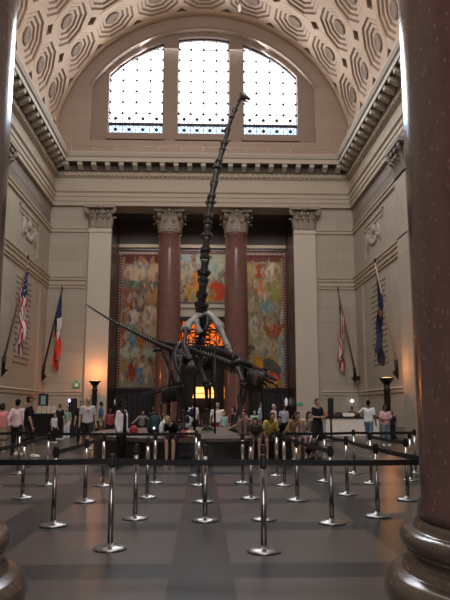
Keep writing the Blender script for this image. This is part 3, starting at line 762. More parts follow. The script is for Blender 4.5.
b = MB(); b.box(p.x-.1, p.x+.1, YE-.1, YE-.08, p.z-.1, p.z+.1); b.build('sign_mark', M['white'], t)
p = at(300, 404, YE-.25); b = MB(); b.box(p.x-.2, p.x+.2, YE-.26, YE-.2, p.z-.1, p.z+.1)
tag(b.build('exit_sign', M['green'], loc=(p.x, YE-.2, p.z)), 'tiny dark green plate low on the right pilaster', 'sign')

def torchiere(x, y, h, label):
    t = empty('floor_torchiere', (x, y, 0), label, 'lamp', 'bronze torchieres')
    b = MB(); b.lathe([(.42, 0), (.42, .1), (.3, .2), (.2, .5), (.13, .7), (.15, .8), (.11, .9)], (x, y, 0), 16); b.build('lamp_base', M['bronze'], t)
    b = MB(); b.lathe([(.11, .9), (.14, 1.2), (.17, h-1.0), (.15, h-.7), (.2, h-.6), (.14, h-.5), (.16, h-.3)], (x, y, 0), 12); b.build('pole', M['bronze'], t)
    b = MB(); b.lathe([(.14, h-.3), (.2, h-.28), (.3, h-.12), (.4, h), (.36, h), (.2, h-.1)], (x, y, 0), 18); b.build('lamp_bowl', M['bronze'], t)
    b = MB(); b.lathe([(.33, h-.03), (.25, h+.02), (.05, h+.04)], (x, y, 0), 16); b.build('bulb_glass', M['lampglass'], t)
p = at(95, 381, YE-1.1); torchiere(p.x, YE-1.1, p.z, 'tall dark bronze torchiere glowing orange against the left pilaster')
p = at(386.5, 378, 33.0); torchiere(p.x, 33.0, p.z, 'tall dark bronze torchiere by the right wall near the white counter')
p = at(239.5, 8, 41.5); t = empty('ceiling_lamp', p, 'small white lamp hanging from the coffered vault', 'lamp')
b = MB(); b.ell(p, (.12, .12, .3)); b.build('lamp_globe', M['whiteglow_dim'], t)
b = MB(); b.tube([p, p+Vector((0, 0, 1.6))], .02, 5); b.build('lamp_cord', M['bronze'], t)

# ------------------------------------------------------------------ flags
def flag(u0, v0, u1, v1, sx, kind, label, L, polem):
    d_ = ray(u0, v0); k = sx*HW/d_.x; A = Vector((sx*HW, d_.y*k, HC+d_.z*k)); A = at(u0, v0, min(A.y, 43.4)) if A.y > 43.4 else A
    B = at(u1, v1, A.y); 
    t = empty('wall_flag', A, label, 'flag', 'flags on the side walls')
    b = MB(); b.tube([A+Vector((0, 0, 0)), B], [.06, .045], 8); b.build('flagpole', M[polem], t)
    b = MB(); b.ell(B+Vector((0, 0, .14)), (.05, .05, .15)); b.build('finial', M['bronze'], t)
    b = MB(); b.box(A.x-.22, A.x+.22, A.y-.1, A.y+.1, A.z-.28, A.z-.02); b.tube([A+Vector((-sx*.05, 0, -.1)), A+(B-A).normalized()*.55], .1, 8); b.poly([(A.x, A.z-.28), (A.x-sx*.35, A.z-.1), (A.x, A.z-.5)], 'y', A.y-.06, A.y+.06)
    b.build('bracket', M['bronze'], t)
    # cloth hanging from the upper part of the pole: hoist along the pole, fly drooping straight down in folds
    ax = (A-B).normalized(); hoist = L*.42; nh, nf = 26, 34; vs = []; fs = []; cols = []
    for j in range(nf+1):
        w = j/nf
        for i in range(nh+1):
            s_ = i/nh; p = B+ax*(.12+hoist*s_)
            q = w**.8
            x = p.x*(1-q)+(B.x+ax.x*hoist*(.2+.25*s_))*q
            fold = math.sin(s_*13+w*3.0)*(.05+.16*q)+.06*math.sin(w*9+s_*4)
            yv = p.y+fold-.02
            x += (.2*math.sin(s_*9+w*5)+.06*math.sin(w*17))*q+.0
            z = p.z-(L-hoist*s_*.62)*w*(.9+.1*math.cos(s_*7))
            vs.append((x, yv, z))
    for j in range(nf):
        for i in range(nh):
            s_, w = (i+.5)/nh, (j+.5)/nf
            if kind == 'us':
                c = (.4, .03, .045) if int(s_*13) % 2 == 0 else (.7, .68, .66)
                if s_ < .54 and w < .42: c = (.5, .5, .52) if ((int(s_*26) % 3 == 1) and (j % 3 == 1)) else (.02, .025, .075)
            elif kind == 'tri': c = (.02, .03, .1) if w < .36 else (.7, .67, .63) if w < .55 else (.62, .04, .02)
            else: c = (.018, .022, .07); c = (.4, .14, .08) if (w-.5)**2/.004+(s_-.5)**2/.05 < 1 else c; c = (.35, .3, .2) if (w-.44)**2/.0012+(s_-.5)**2/.02 < 1 else c
            if kind == 'ny' and s_ < 0: c = (.5, .5, .5)
            fs.append((j*(nh+1)+i, j*(nh+1)+i+1, (j+1)*(nh+1)+i+1, (j+1)*(nh+1)+i)); cols.append(c)
    b = MB(); b.add(vs, fs, True, cols); b.build('flag_cloth', M['flag'], t, fix=False)
flag(2, 367, 28, 260, -1, 'us', 'large striped flag of the United States furled on a pole at the left wall', 4.45, 'wood')
flag(42, 374, 62, 290, -1, 'tri', 'blue, white and red flag on a pole at the corner left of the left pilaster', 4.6, 'bronze')
flag(356, 376, 338, 291, 1, 'us', 'smaller striped flag of the United States at the right corner of the end wall', 4.6, 'wood')
flag(398, 370, 375, 263, 1, 'ny', 'dark blue flag with small red and gold emblem on the right wall', 4.8, 'pipe')

# ------------------------------------------------------------------ platform
PY0, PY1, PX = 18.15, 29.2, 3.75
def superell(k, ox=0.0, n=96, e=2.3):
    cy = (PY0+PY1)/2; ry = (PY1-PY0)/2+ox; rx = PX+ox; out = []
    for i in range(n):
        a = 2*PI*i/n; c, s_ = math.cos(a), math.sin(a)
        out.append((rx*math.copysign(abs(c)**(2/e), c), cy+ry*math.copysign(abs(s_)**(2/e), s_)))
    return out
t = empty('dinosaur_platform', (0, (PY0+PY1)/2, 0), 'low dark oval platform under the dinosaur skeletons, its edge used as a bench', 'platform')
b = MB(); b.poly(superell(0, -.14), 'z', 0, .6); b.build('platform_base', M['plat_side'], t)
b = MB(); b.poly(superell(0, 0), 'z', .58, .69); b.build('platform_top', M['plat_top'], t)
PT = .69
def edge_y(x):
    q = min(.97, abs(x)/PX); return (PY0+PY1)/2-(PY1-PY0)/2*(1-q**2.3)**(1/2.3)

# ------------------------------------------------------------------ skeletons
def vertebra(p, d_, up, r, spine, trans, parent, mat, chev=0.0):
    L = max(r*1.7, d_.length*1.02); d_ = d_.normalized(); up = (up-d_*up.dot(d_)).normalized(); sd = d_.cross(up)
    b = MB()
    b.tube([p-d_*L*.5, p-d_*L*.3, p, p+d_*L*.3, p+d_*L*.5], [r, r*.95, r*.68, r*.9, r], 8)
    if spine: b.tube([p+up*r*.5, p+up*(r+spine*.6)-d_*.15*spine, p+up*(r+spine)-d_*.25*spine], [r*.38, r*.3, r*.36], 6)
    if chev: b.tube([p-up*r*.6, p-up*(r+chev)-d_*.5*chev], [r*.3, r*.12], 5)
    if trans:
        for s_ in (-1, 1): b.tube([p+up*r*.3, p+sd*s_*(r+trans*.6)+up*r*.2, p+sd*s_*(r+trans)-up*r*.4], [r*.36, r*.26, r*.16], 5)
    b.build('vertebra', mat, parent)
def catmull(pts, n):
    pts = [Vector(p) for p in pts]; P_ = [pts[0]*2-pts[1]]+pts+[pts[-1]*2-pts[-2]]; out = []
    L = len(pts)-1
    for k in range(n):
        s_ = k/(n-1)*L; i = min(int(s_), L-1); q = s_-i; a, b_, c, d_ = P_[i:i+4]
        out.append(.5*((2*b_)+(c-a)*q+(2*a-5*b_+4*c-d_)*q*q+(3*b_-a-3*c+d_)*q**3))
    return out
def bone(b, pts, r0, r1, n=8):
    pts = [Vector(p) for p in pts]; q = catmull(pts, 9) if len(pts) > 2 else [pts[0].lerp(pts[1], k/8) for k in range(9)]
    rr = []
    for k in range(9):
        s_ = k/8; w = r0+(r1-r0)*s_; rr.append(w*(.72+.5*abs(2*s_-1)**3))
    b.tube(q, rr, n)
BX = lambda u, v, Y: at(u, v, Y)
def foot(b, p, fwd, size):
    fwd = fwd.normalized(); sd = Vector((-fwd.y, fwd.x, 0))
    for k in (-1, 0, 1):
        e = p+fwd*size+sd*(k*size*.5); b.tube([p+Vector((0, 0, size*.35)), p.lerp(e, .6)+Vector((0, 0, size*.2)), Vector((e.x, e.y, PT+.02))], [size*.22, size*.17, size*.06], 6)
# rearing long-necked skeleton
t = empty('dinosaur_skeleton', (-.4, 24.6, PT), 'huge dark rearing long-necked dinosaur skeleton with tail stretched up to the left', 'skeleton')
neck = [(203, 322, 23.6), (201.5, 306, 23.3), (203, 285, 23), (205, 260, 22.8), (207, 235, 22.7), (209, 213, 22.7), (213, 190, 22.8), (218, 165, 22.9), (224, 145, 23), (230, 122, 23), (238, 103, 23), (243, 96, 22.9)]
pts = catmull([BX(*p) for p in neck], 62)
nv = 24
for k in range(nv):
    q = k/(nv-1); i = int(q*60); p = pts[i]; d_ = (pts[i+1]-pts[max(0, i-1)]).normalized()
    r = .16*(1-q)**.75+.072; ln = (pts[-1]-pts[0]).length/nv
    up = Vector((.35, .9, .1)); up = (up-d_*up.dot(d_)).normalized(); sd = d_.cross(up); b = MB()
    j_ = min(60, int((k+1)/(nv-1)*60)) if k < nv-1 else 60
    L = max(.12, (pts[j_]-p).length*1.12) if k < nv-1 else .15
    b.tube([p-d_*L*.5, p-d_*L*.36, p-d_*L*.1, p+d_*L*.25, p+d_*L*.5], [r*.7, r*.8, r*.66, r*.66, r*.76], 8)
    b.tube([p+up*r*.3-d_*L*.3, p+up*r*1.0-d_*L*.2, p+up*r*1.05+d_*L*.1], [r*.32, r*.26, r*.16], 6)
    for s_ in (-1, 1):
        b.tube([p+sd*s_*r*.3-d_*L*.1, p+sd*s_*r*(.8+.3*(k % 3 == 0))-d_*L*.28, p+sd*s_*r*.8-up*r*.3-d_*L*.6], [r*.36, r*.3, r*.12], 6)
        b.tube([p+sd*s_*r*.4+d_*L*.2, p+sd*s_*r*.6+up*r*.3+d_*L*.42], [r*.26, r*.2], 5)
    b.build('vertebra', M['bone'], t)
# head
hp = BX(242, 96, 22.9); b = MB()
hd = (BX(248.5, 98, 22.6)-hp); 
b.tube([hp-hd*.15, hp+hd*.25+Vector((0, 0, .03)), hp+hd*.7, hp+hd*1.15-Vector((0, 0, .03))], [.085, .12, .085, .05], 8)
b.ell(hp+Vector((0, 0, .08)), (.09, .1, .08)); sk = b.build('skull', M['bone'], t)
b = MB(); b.tube([hp-Vector((0, 0, .08)), hp+hd*.5-Vector((0, 0, .16)), hp+hd*.95-Vector((0, 0, .16))], [.05, .045, .025], 6); b.build('jaw', M['bone'], sk)
# back
spine = [BX(*p) for p in ((203, 322, 23.6), (203, 333, 24.1), (199, 345, 24.6), (190, 356, 25.0))]
for p, q in zip(catmull(spine, 11), catmull(spine, 12)[1:]): vertebra(p, q-p, Vector((-.2, .95, .3)), .15, .32, .16, t, M['bone'])
# ribs: hanging forward of the spine, left and right
sp = catmull(spine, 11)
for k in (1, 3, 4, 6, 7, 9):
    c = sp[k]; q = k/10
    for s_ in (-1, 1):
        w = .44+.16*math.sin(PI*q); dep = .55+.35*math.sin(PI*q); b = MB()
        b.tube(catmull([c, c+Vector((s_*w*.7, -.05, .1)), c+Vector((s_*w*1.1, -dep*.45, -.15)), c+Vector((s_*w*.85, -dep*.85, -.45)), c+Vector((s_*w*.35, -dep, -.6))], 12), [.028]*4+[.026]*4+[.02]*4, 6)
        b.build('rib', M['bone'], t)
b = MB(); b.tube([sp[1]+Vector((0, -.62, -.5)), sp[4]+Vector((0, -.9, -.62))], [.06, .05], 6, sy=.5); b.build('breastbone', M['bone'], t)
# shoulder blades, forelimbs (paler)
def flatbone(pts, w, th, mat, nm, par):
    b = MB(); q = catmull(pts, 10); b.tube(q, [w*(.55+.6*abs(k/9-.35)) for k in range(10)], 8, sy=th); return b.build(nm, mat, par)
flatbone([BX(203, 313, 23.5), BX(195, 318, 23.2), BX(188, 325, 23.0), BX(185.5, 331, 22.9)], .26, .6, M['bone2'], 'shoulder_blade', t)
flatbone([BX(204, 313, 23.5), BX(211, 315, 23.2), BX(217, 322, 23.0), BX(221, 329, 22.9)], .24, .6, M['bone2'], 'shoulder_blade', t)
flatbone([BX(196, 320, 22.9), BX(198, 328, 22.8), BX(200, 333, 22.8)], .15, .7, M['bone2'], 'collar_bone', t)
flatbone([BX(208, 318, 22.9), BX(207, 325, 22.8), BX(205, 331, 22.8)], .1, .7, M['bone'], 'collar_bone', t)
def limb(segs, nm, mats):
    root = None
    for (a, c, r0, r1, n_), mt in zip(segs, mats):
        b = MB(); bone(b, [BX(*a), BX(*c)], r0, r1); b.build(n_, mt, t)
limb([((219, 325, 22.8), (228, 347, 22.4), .14, .11, 'upper_arm_bone'), ((228, 347, 22.4), (235, 360, 22.2), .11, .08, 'forearm_bone'), ((229.5, 346, 22.5), (237, 359, 22.3), .09, .07, 'forearm_bone')], 'r', [M['bone2'], M['bone2'], M['bone']])
limb([((186, 329, 22.8), (184, 346, 22.2), .1, .08, 'upper_arm_bone'), ((184, 346, 22.2), (190, 360, 21.8), .08, .06, 'forearm_bone'), ((185.5, 345, 22.3), (192, 359, 21.9), .06, .05, 'forearm_bone')], 'l', [M['bone'], M['bone'], M['bone']])
for u, v, Y, s_ in ((191.5, 361, 21.8, 1), (236.5, 361, 22.2, 1)):
    b = MB(); w = BX(u, v, Y)
    for k in range(5): b.tube([w, w+Vector((.06*(k-2), -.1, -.2)), w+Vector((.1*(k-2), -.12, -.42))], [.06, .05, .025], 5)
    b.build('hand_bones', M['bone'], t)
# hips and hind legs
hip = BX(188, 357, 25.0); b = MB()
for s_ in (-1, 1):
    b.tube(catmull([hip+Vector((s_*.3, .2, .6)), hip+Vector((s_*.5, 0, .2)), hip+Vector((s_*.45, -.3, -.3)), hip+Vector((s_*.25, -.6, -.7))], 9), [.07, .1, .12, .12, .12, .1, .09, .07, .05], 8, sy=.6)
    b.tube([hip+Vector((s_*.4, 0, 0)), hip+Vector((s_*.3, .45, -.6))], [.2, .12], 7)
b.build('pelvis', M['bone'], t)
for hp_, kn, an, ft in (((181, 358, 25), (178, 385, 24.3), (184, 410, 24.7), (183, 424, 24.6)), ((197, 360, 25), (206, 384, 24.0), (207, 408, 24.6), (206.5, 424, 24.6))):
    b = MB(); bone(b, [BX(*hp_), BX(*kn)], .15, .125); b.build('thigh_bone', M['bone'], t)
    b = MB(); bone(b, [BX(*kn), BX(*an)], .1, .08); bone(b, [BX(*kn)+Vector((.14, 0, 0)), BX(*an)+Vector((.12, 0, 0))], .065, .055); b.build('shin_bone', M['bone'], t)
    b = MB(); a_ = BX(*an); f_ = BX(*ft); f_.z = PT+.1; bone(b, [a_, f_], .11, .11); foot(b, Vector((f_.x, f_.y, PT)), Vector((.1, -1, 0)), .4); b.build('foot_bones', M['bone'], t)
# tail
tail = catmull([BX(*p) for p in ((189, 357, 25), (181, 352, 25.6), (170, 348.5, 26), (155, 342.5, 26.3), (135, 332.5, 26.5), (110, 319.5, 26.7), (84, 303, 26.9))], 46)
for k in range(45):
    q = k/44; p = tail[k]; d_ = tail[k+1]-p; r = .125*(1-q)**1.05+.035
    vertebra(p, d_, Vector((0, 0, 1)), min(r, .3), .26*(1-q)**1.5, .12*(1-q)**2 if q < .4 else 0, t, M['bone'], .3*(1-q)**1.1+.02)
# steel props
for u, v, Y in ((195, 350, 24.7), (170, 350, 26)):
    b = MB(); p = BX(u, v, Y); b.tube([Vector((p.x, p.y, PT)), p], .045, 8); b.build('support_pole', M['bronze'], t)

# meat-eater at the right
t = empty('dinosaur_skeleton', (1.2, 21.6, PT), 'dark two-legged meat-eating dinosaur skeleton lunging right below the raised neck', 'skeleton')
D = 21.6
sp = catmull([BX(*p) for p in ((192, 349, D+1.0), (205, 354, D+.6), (220, 359, D+.3), (232, 364, D), (242, 368, D), (252, 371, D), (262, 372, D), (268, 367.5, D-.1))], 38)
for k in range(37):
    q = k/36; r = .055+.065*math.sin(PI*min(1, q*1.15))
    vertebra(sp[k], sp[k+1]-sp[k], Vector((0, -.1, 1)), r, .2*math.sin(PI*min(1, .1+q))+.05, .08, t, M['bone'], .16 if q < .5 else 0)
for k in range(24, 34):
    c = sp[k]; w = .3*math.sin(PI*(k-22)/13)+.14
    for s_ in (-1, 1):
        b = MB(); b.tube(catmull([c, c+Vector((0, s_*w, -.08)), c+Vector((-.05, s_*w*1.1, -.32)), c+Vector((-.1, s_*w*.5, -.58))], 9), .028, 5); b.build('rib', M['bone'], t)
h = BX(270, 366, D-.15)
b = MB()
def side(pts, y): return [(h.x+p[0], y, h.z+p[1]) for p in pts]
out = [(-.22, .2), (-.05, .26), (.12, .16), (.3, -.02), (.36, -.2), (.3, -.26), (.1, -.14), (-.05, -.12), (-.2, -.1)]
n = len(out); vs = side([(p[0]*1.0, p[1]) for p in out], h.y-.13)+side(out, h.y+.13)
b.add(vs, [tuple(range(n)), tuple(range(2*n-1, n-1, -1))]+[(k, n+k, n+(k+1) % n, (k+1) % n) for k in range(n)])
for k in range(7): x = h.x+.02+.045*k; b.tube([(x, h.y-.1, h.z-.14-.012*k), (x-.01, h.y-.1, h.z-.25-.012*k)], [.02, .004], 4)
b.ell((h.x-.08, h.y-.14, h.z+.1), (.06, .02, .06)); sk = b.build('skull', M['bone3'], t)
b = MB(); b.tube([(h.x-.2, h.y, h.z-.14), (h.x-.02, h.y, h.z-.36), (h.x+.22, h.y, h.z-.46)], [.08, .07, .045], 7); b.build('jaw', M['bone3'], sk)
for (a, k_, an, ft), nm in ((((238, 369, D-.3), (243, 382, D-.8), (240, 397, D-.4), (242, 424, D-.7)), 'a'), (((242, 369, D+.3), (248, 383, D+.2), (244, 398, D+.5), (231, 420, D+.5)), 'b')):
    b = MB(); bone(b, [BX(*a), BX(*k_)], .115, .1); b.build('thigh_bone', M['bone'], t)
    b = MB(); bone(b, [BX(*k_), BX(*an)], .11, .08); b.build('shin_bone', M['bone3'], t)
    b = MB(); a_ = BX(*an); f_ = BX(*ft); f_.z = PT+.06; bone(b, [a_, f_], .085, .08); foot(b, Vector((f_.x, f_.y, PT)), Vector((1, -.4, 0)), .42); b.build('foot_bones', M['bone'], t)
b = MB(); c = BX(239, 368, D); 
for s_ in (-1, 1): b.tube([c+Vector((-.3, s_*.2, .1)), c+Vector((0, s_*.24, .22)), c+Vector((.3, s_*.2, .08))], [.07, .11, .07], 7); b.tube([c+Vector((.05, s_*.2, 0)), c+Vector((.15, s_*.1, -.6))], [.1, .06], 6)
b.build('pelvis', M['bone'], t)
for s_, e in ((-.25, (263, 384)), (.2, (271, 381))):
    b = MB(); a_ = BX(264, 376, D)+Vector((0, s_, 0)); m_ = BX(261 if s_ < 0 else 268, 381, D)+Vector((0, s_, 0)); e_ = BX(e[0]+3, e[1]+2, D)+Vector((0, s_, 0))
    b.tube([a_, m_, e_], [.07, .055, .04], 6)
    for k in (-1, 0, 1): b.tube([e_, e_+Vector((.12, .06*k, -.1)), e_+Vector((.14, .08*k, -.22))], [.035, .03, .008], 5)
    b.build('arm_bones', M['bone'], t)
for u, v in ((262.5, 374), (215, 358)):
    b = MB(); p = BX(u, v, D+.1); b.tube([Vector((p.x, p.y, PT)), p], .035, 8); b.build('support_pole', M['bronze'], t)

# young one at the left
t = empty('dinosaur_skeleton', (-1.1, 26.6, PT), 'small young dinosaur skeleton with thin raised neck left of the big legs', 'skeleton')
D = 26.2
sp = catmull([BX(*p) for p in ((144, 396, D+.3), (152, 393.5, D+.2), (162, 390.5, D), (172, 388, D), (178, 388, D))], 26)
for k in range(25):
    q = k/24; vertebra(sp[k], sp[k+1]-sp[k], Vector((0, 0, 1)), .035+.045*q, .08+.08*q, .05, t, M['bone'], .08)
nk = catmull([BX(*p) for p in ((177, 388, D), (173.5, 382, D), (170.5, 372, D), (166.5, 361, D), (161, 351, D))], 16)
for k in range(15): vertebra(nk[k], nk[k+1]-nk[k], Vector((1, 0, .3)), .075-.02*k/15, .06, .05, t, M['bone'])
b = MB(); h = BX(160, 350, D); b.tube([h+Vector((.08, 0, 0)), h+Vector((-.06, 0, .03)), h+Vector((-.28, 0, -.05))], [.07, .09, .045], 7); b.build('skull', M['bone'], t)
for k in range(13, 23):
    c = sp[k]; w = .26
    for s_ in (-1, 1):
        b = MB(); b.tube(catmull([c, c+Vector((0, s_*w, .02)), c+Vector((.02, s_*w*1.1, -.3)), c+Vector((.05, s_*w*.4, -.52))], 9), .022, 5); b.build('rib', M['bone'], t)
for a, kx, e in (((163, 391), (160.5, 402), (163, 421)), ((165, 391, .5), (168, 403), (166, 419)), ((176, 390), (179, 402), (176, 421)), ((178, 390, .5), (182, 402), (181, 419))):
    o = a[2] if len(a) > 2 else -.3; b = MB(); A_ = BX(a[0], a[1], D+o); K = BX(kx[0], kx[1], D+o); E_ = BX(e[0], e[1], D+o); E_.z = PT+.05
    bone(b, [A_, K], .075, .065); bone(b, [K, E_], .06, .05); foot(b, Vector((E_.x, E_.y, PT)), Vector((.2, -1, 0)), .22); b.build('leg_bones', M['bone'], t)

# ------------------------------------------------------------------ people
BAKE = []
def fuse(mb, name, mat, par, vox):
    o = mb.build(name, mat, None); o.parent = par
    m = o.modifiers.new('fuse', 'REMESH'); m.mode = 'VOXEL'; m.voxel_size = vox; m.use_smooth_shade = True
    s_ = o.modifiers.new('smooth', 'SMOOTH'); s_.factor = .5; s_.iterations = 2
    BAKE.append(o); return o
def lift(c): return tuple(min(.86, x*1.35) if max(c) > .1 else x for x in c)
_cloth0 = cloth
def cloth(c): return _cloth0(lift(c))
def skinmat(k): return SK[k]
SK = {'pale': plain('skin_pale', (.6, .38, .29), .55, 0, .08), 'tan': plain('skin_tan', (.48, .28, .19), .55, 0, .08),
      'brown': plain('skin_brown', (.16, .085, .055), .5, 0, .08), 'dark': plain('skin_dark', (.06, .033, .025), .5, 0, .08)}
V = Vector
def person(label, x, y, H=1.75, face=0, pose='stand', skin='pale', hair=((.04, .028, .02), 'short'), top=((.5, .5, .5), 'short'),
           bottom=((.05, .05, .06), 'trousers'), shoes=(.05, .05, .05), arms=('hang', 'hang'), z=0.0, lean=0.0, hat=None, extra=None, seat=None, kneeout=.0, group=None, build=1.0, turn=0.0, jacket=None, feetz=None):
    t = empty('person', (x, y, z), label, 'person', group, R(face))
    h = H*(.965 if pose == 'sit' else 1); W = build
    # trunk frame: hip centre, lean forward along -y
    sit = pose == 'sit'
    W = W*.88 if sit else W
    hz = (seat - z + .062*h) if sit else .525*h
    lean += 13 if sit else 0
    ln = R(lean); ax = V((0, -math.sin(ln), math.cos(ln))); hipc = V((0, 0, hz))
    def T(up_, side=0.0, fwd=0.0): return hipc + ax*(up_*h) + V((side*h, 0, 0)) + V((0, -math.cos(ln), -math.sin(ln)))*(fwd*h)
    neck = T(.295); head = T(.395, 0, .012) + V((0, -.01*h*math.sin(ln), 0))
    sh = {s_: T(.268, s_*.102*W) for s_ in (-1, 1)}
    hp = {s_: hipc + V((s_*.05*h, 0, -.005*h)) for s_ in (-1, 1)}
    kn, an = {}, {}
    for s_ in (-1, 1):
        if sit:
            kz = max(.3*h, hz-.1*h) if feetz is None else feetz+.26*h
            kn[s_] = V((s_*(.065+kneeout)*h, -.225*h, kz)); fz = feetz if feetz is not None else .045*h
            dz = kz-fz; back = math.sqrt(max(0, (.25*h)**2-dz*dz))
            an[s_] = V((s_*(.06+kneeout*.8)*h, -.225*h-back*(1 if s_ > 0 else .3), fz))
        elif pose == 'walk':
            kn[s_] = hp[s_]+V((0, -.09*h if s_ > 0 else .02*h, -.235*h)); an[s_] = V((s_*.045*h, -.1*h if s_ > 0 else .17*h, .045*h if s_ > 0 else .085*h))
        else:
            kn[s_] = hp[s_]+V((s_*.008*h, -.012*h, -.24*h)); an[s_] = V((s_*.062*h, .012*h, .045*h))
    el, wr = {}, {}
    for s_, mode in zip((-1, 1), arms):
        S_ = sh[s_]
        if mode == 'hang': el[s_] = S_+V((s_*.03*h, .015*h, -.165*h)); wr[s_] = el[s_]+V((s_*.012*h, -.045*h, -.135*h))
        elif mode == 'swing': el[s_] = S_+V((s_*.03*h, .07*h, -.15*h)); wr[s_] = el[s_]+V((0, -.02*h, -.145*h))
        elif mode == 'front': el[s_] = S_+V((s_*.03*h, -.02*h, -.165*h)); wr[s_] = V((s_*.03*h, S_.y-.14*h, S_.z-.17*h))
        elif mode == 'knee': wr[s_] = kn[s_]+V((-s_*.01*h, .07*h, .06*h)); mid = S_.lerp(wr[s_], .5); el[s_] = mid+V((s_*.045*h, .02*h, -.03*h))
        elif mode == 'out': el[s_] = S_+V((s_*.12*h, -.03*h, -.11*h)); wr[s_] = el[s_]+V((s_*.1*h, -.06*h, -.06*h))
        elif mode == 'down': el[s_] = S_+V((s_*.035*h, -.05*h, -.16*h)); wr[s_] = el[s_]+V((-s_*.02*h, -.07*h, -.12*h))
    # --- body, one continuous surface
    b = MB(); rot = Matrix.Rotation(ln, 3, 'X')
    b.ell(T(.0), (.088*h*W, .062*h, .068*h), rot=rot); b.ell(T(.09), (.074*h*W, .052*h, .085*h), rot=rot); b.ell(T(.2), (.092*h*W, .06*h, .1*h), rot=rot)
    b.cap(T(.25), head-ax*(.03*h), .033*h, .029*h)
    for s_ in (-1, 1):
        b.cap(T(.235, s_*.05), sh[s_], .036*h, .029*h)
        b.cap(sh[s_], el[s_], .029*h, .022*h); b.cap(el[s_], wr[s_], .024*h, .015*h)
        b.cap(hp[s_], kn[s_], .052*h, .034*h); b.cap(kn[s_].lerp(an[s_], .0), kn[s_].lerp(an[s_], .3)+V((0, .008*h, 0)), .033*h, .033*h); b.cap(kn[s_].lerp(an[s_], .3)+V((0, .008*h, 0)), an[s_], .033*h, .02*h)
        toe = an[s_]+V((s_*.012*h, -.085*h, -.025*h)); b.cap(an[s_]+V((0, .02*h, -.02*h)), toe, .024*h, .02*h)
        # hand: palm, four fingers, thumb
        d_ = (wr[s_]-el[s_]).normalized(); sdv = d_.cross(V((0, 1, 0)))
        if sdv.length < .1: sdv = V((1, 0, 0))
        sdv.normalize(); nv_ = d_.cross(sdv).normalized(); pm = wr[s_]+d_*(.028*h)
        b.cap(wr[s_], wr[s_]+d_*(.045*h), .014*h, .016*h); b.cap(pm-sdv*(.011*h), pm+sdv*(.011*h), .013*h, .013*h)
        for k, L in ((-1.5, .036), (-.5, .043), (.5, .041), (1.5, .032)):
            r0 = wr[s_]+d_*(.05*h)+sdv*(k*.0095*h); m_ = r0+d_*(L*.55*h); e_ = m_+(d_*.75+nv_*.6*s_).normalized()*(L*.5*h)
            b.cap(r0, m_, .0056*h, .005*h, 6); b.cap(m_, e_, .005*h, .0042*h, 6)
        th = wr[s_]+d_*(.02*h)+V((0, -.012*h, 0)); b.cap(th, th+(d_*.8+V((0, -.7, 0))).normalized()*(.034*h), .0068*h, .005*h, 6)
    # head: skull, jaw, nose, ears
    hr = Matrix.Rotation(R(turn), 3, 'Z') @ Matrix.Rotation(ln*.35, 3, 'X')
    def Hd(a, c, e): return head + hr @ V((a*h, -c*h, e*h))
    b.ell(head+hr @ V((0, .006*h, .014*h)), (.046*h, .056*h, .055*h), rot=hr); b.ell(Hd(0, .012, -.02), (.034*h, .036*h, .045*h), rot=hr)
    b.cap(Hd(0, .05, .006), Hd(0, .062, -.012), .006*h, .009*h, 6)
    for s_ in (-1, 1): b.ell(Hd(s_*.044, -.004, -.003), (.006*h, .012*h, .018*h), rot=hr)
    b.ell(Hd(0, .045, -.033), (.016*h, .008*h, .007*h), rot=hr)
    body = fuse(b, 'body', skinmat(skin), t, .0062*h)
    for s_ in (-1, 1):
        e = MB(); e.ell(Hd(s_*.018, .0465, .006), (.0075*h, .006*h, .0055*h), 8, 6); e.build('eye', M['black'], t).parent = t
    # fix eye transform (built in the person's own frame)
    e = MB(); e.ell(Hd(0, .0525, -.0335), (.013*h, .003*h, .004*h), 8, 6); o = e.build('mouth', cloth((.22, .08, .07)), None); o.parent = t
    # --- hair
    hc, style = hair
    if style != 'bald':
        b = MB(); b.ell(Hd(0, -.012, .028), (.0505*h, .055*h, .051*h), rot=hr); b.ell(Hd(0, -.03, .0), (.044*h, .036*h, .05*h), rot=hr)
        if style == 'long':
            b.cap(Hd(0, -.035, .0), T(.24, 0, -.075), .045*h, .04*h)
            for s_ in (-1, 1): b.cap(Hd(s_*.038, -.01, .02), T(.25, s_*.045, -.03), .02*h, .022*h)
        if style == 'bob':
            for s_ in (-1, 1): b.cap(Hd(s_*.038, -.01, .02), Hd(s_*.042, -.012, -.05), .02*h, .018*h)
            b.cap(Hd(0, -.035, .0), Hd(0, -.04, -.05), .04*h, .03*h)
        if style == 'tail': b.cap(Hd(0, -.055, .02), Hd(0, -.08, -.09), .02*h, .012*h)
        fuse(b, 'hair', cloth(hc), t, .009*h)
    if hat:
        b = MB(); b.ell(Hd(0, -.006, .036), (.052*h, .058*h, .04*h), rot=hr); b.cap(Hd(-.02, .05, .026), Hd(.02, .05, .026), .012*h, .012*h); b.cap(Hd(-.016, .08, .02), Hd(.016, .08, .02), .007*h, .007*h)
        b.cap(Hd(0, .04, .025), Hd(0, .085, .02), .015*h, .008*h)
        fuse(b, 'cap', cloth(hat), t, .009*h)
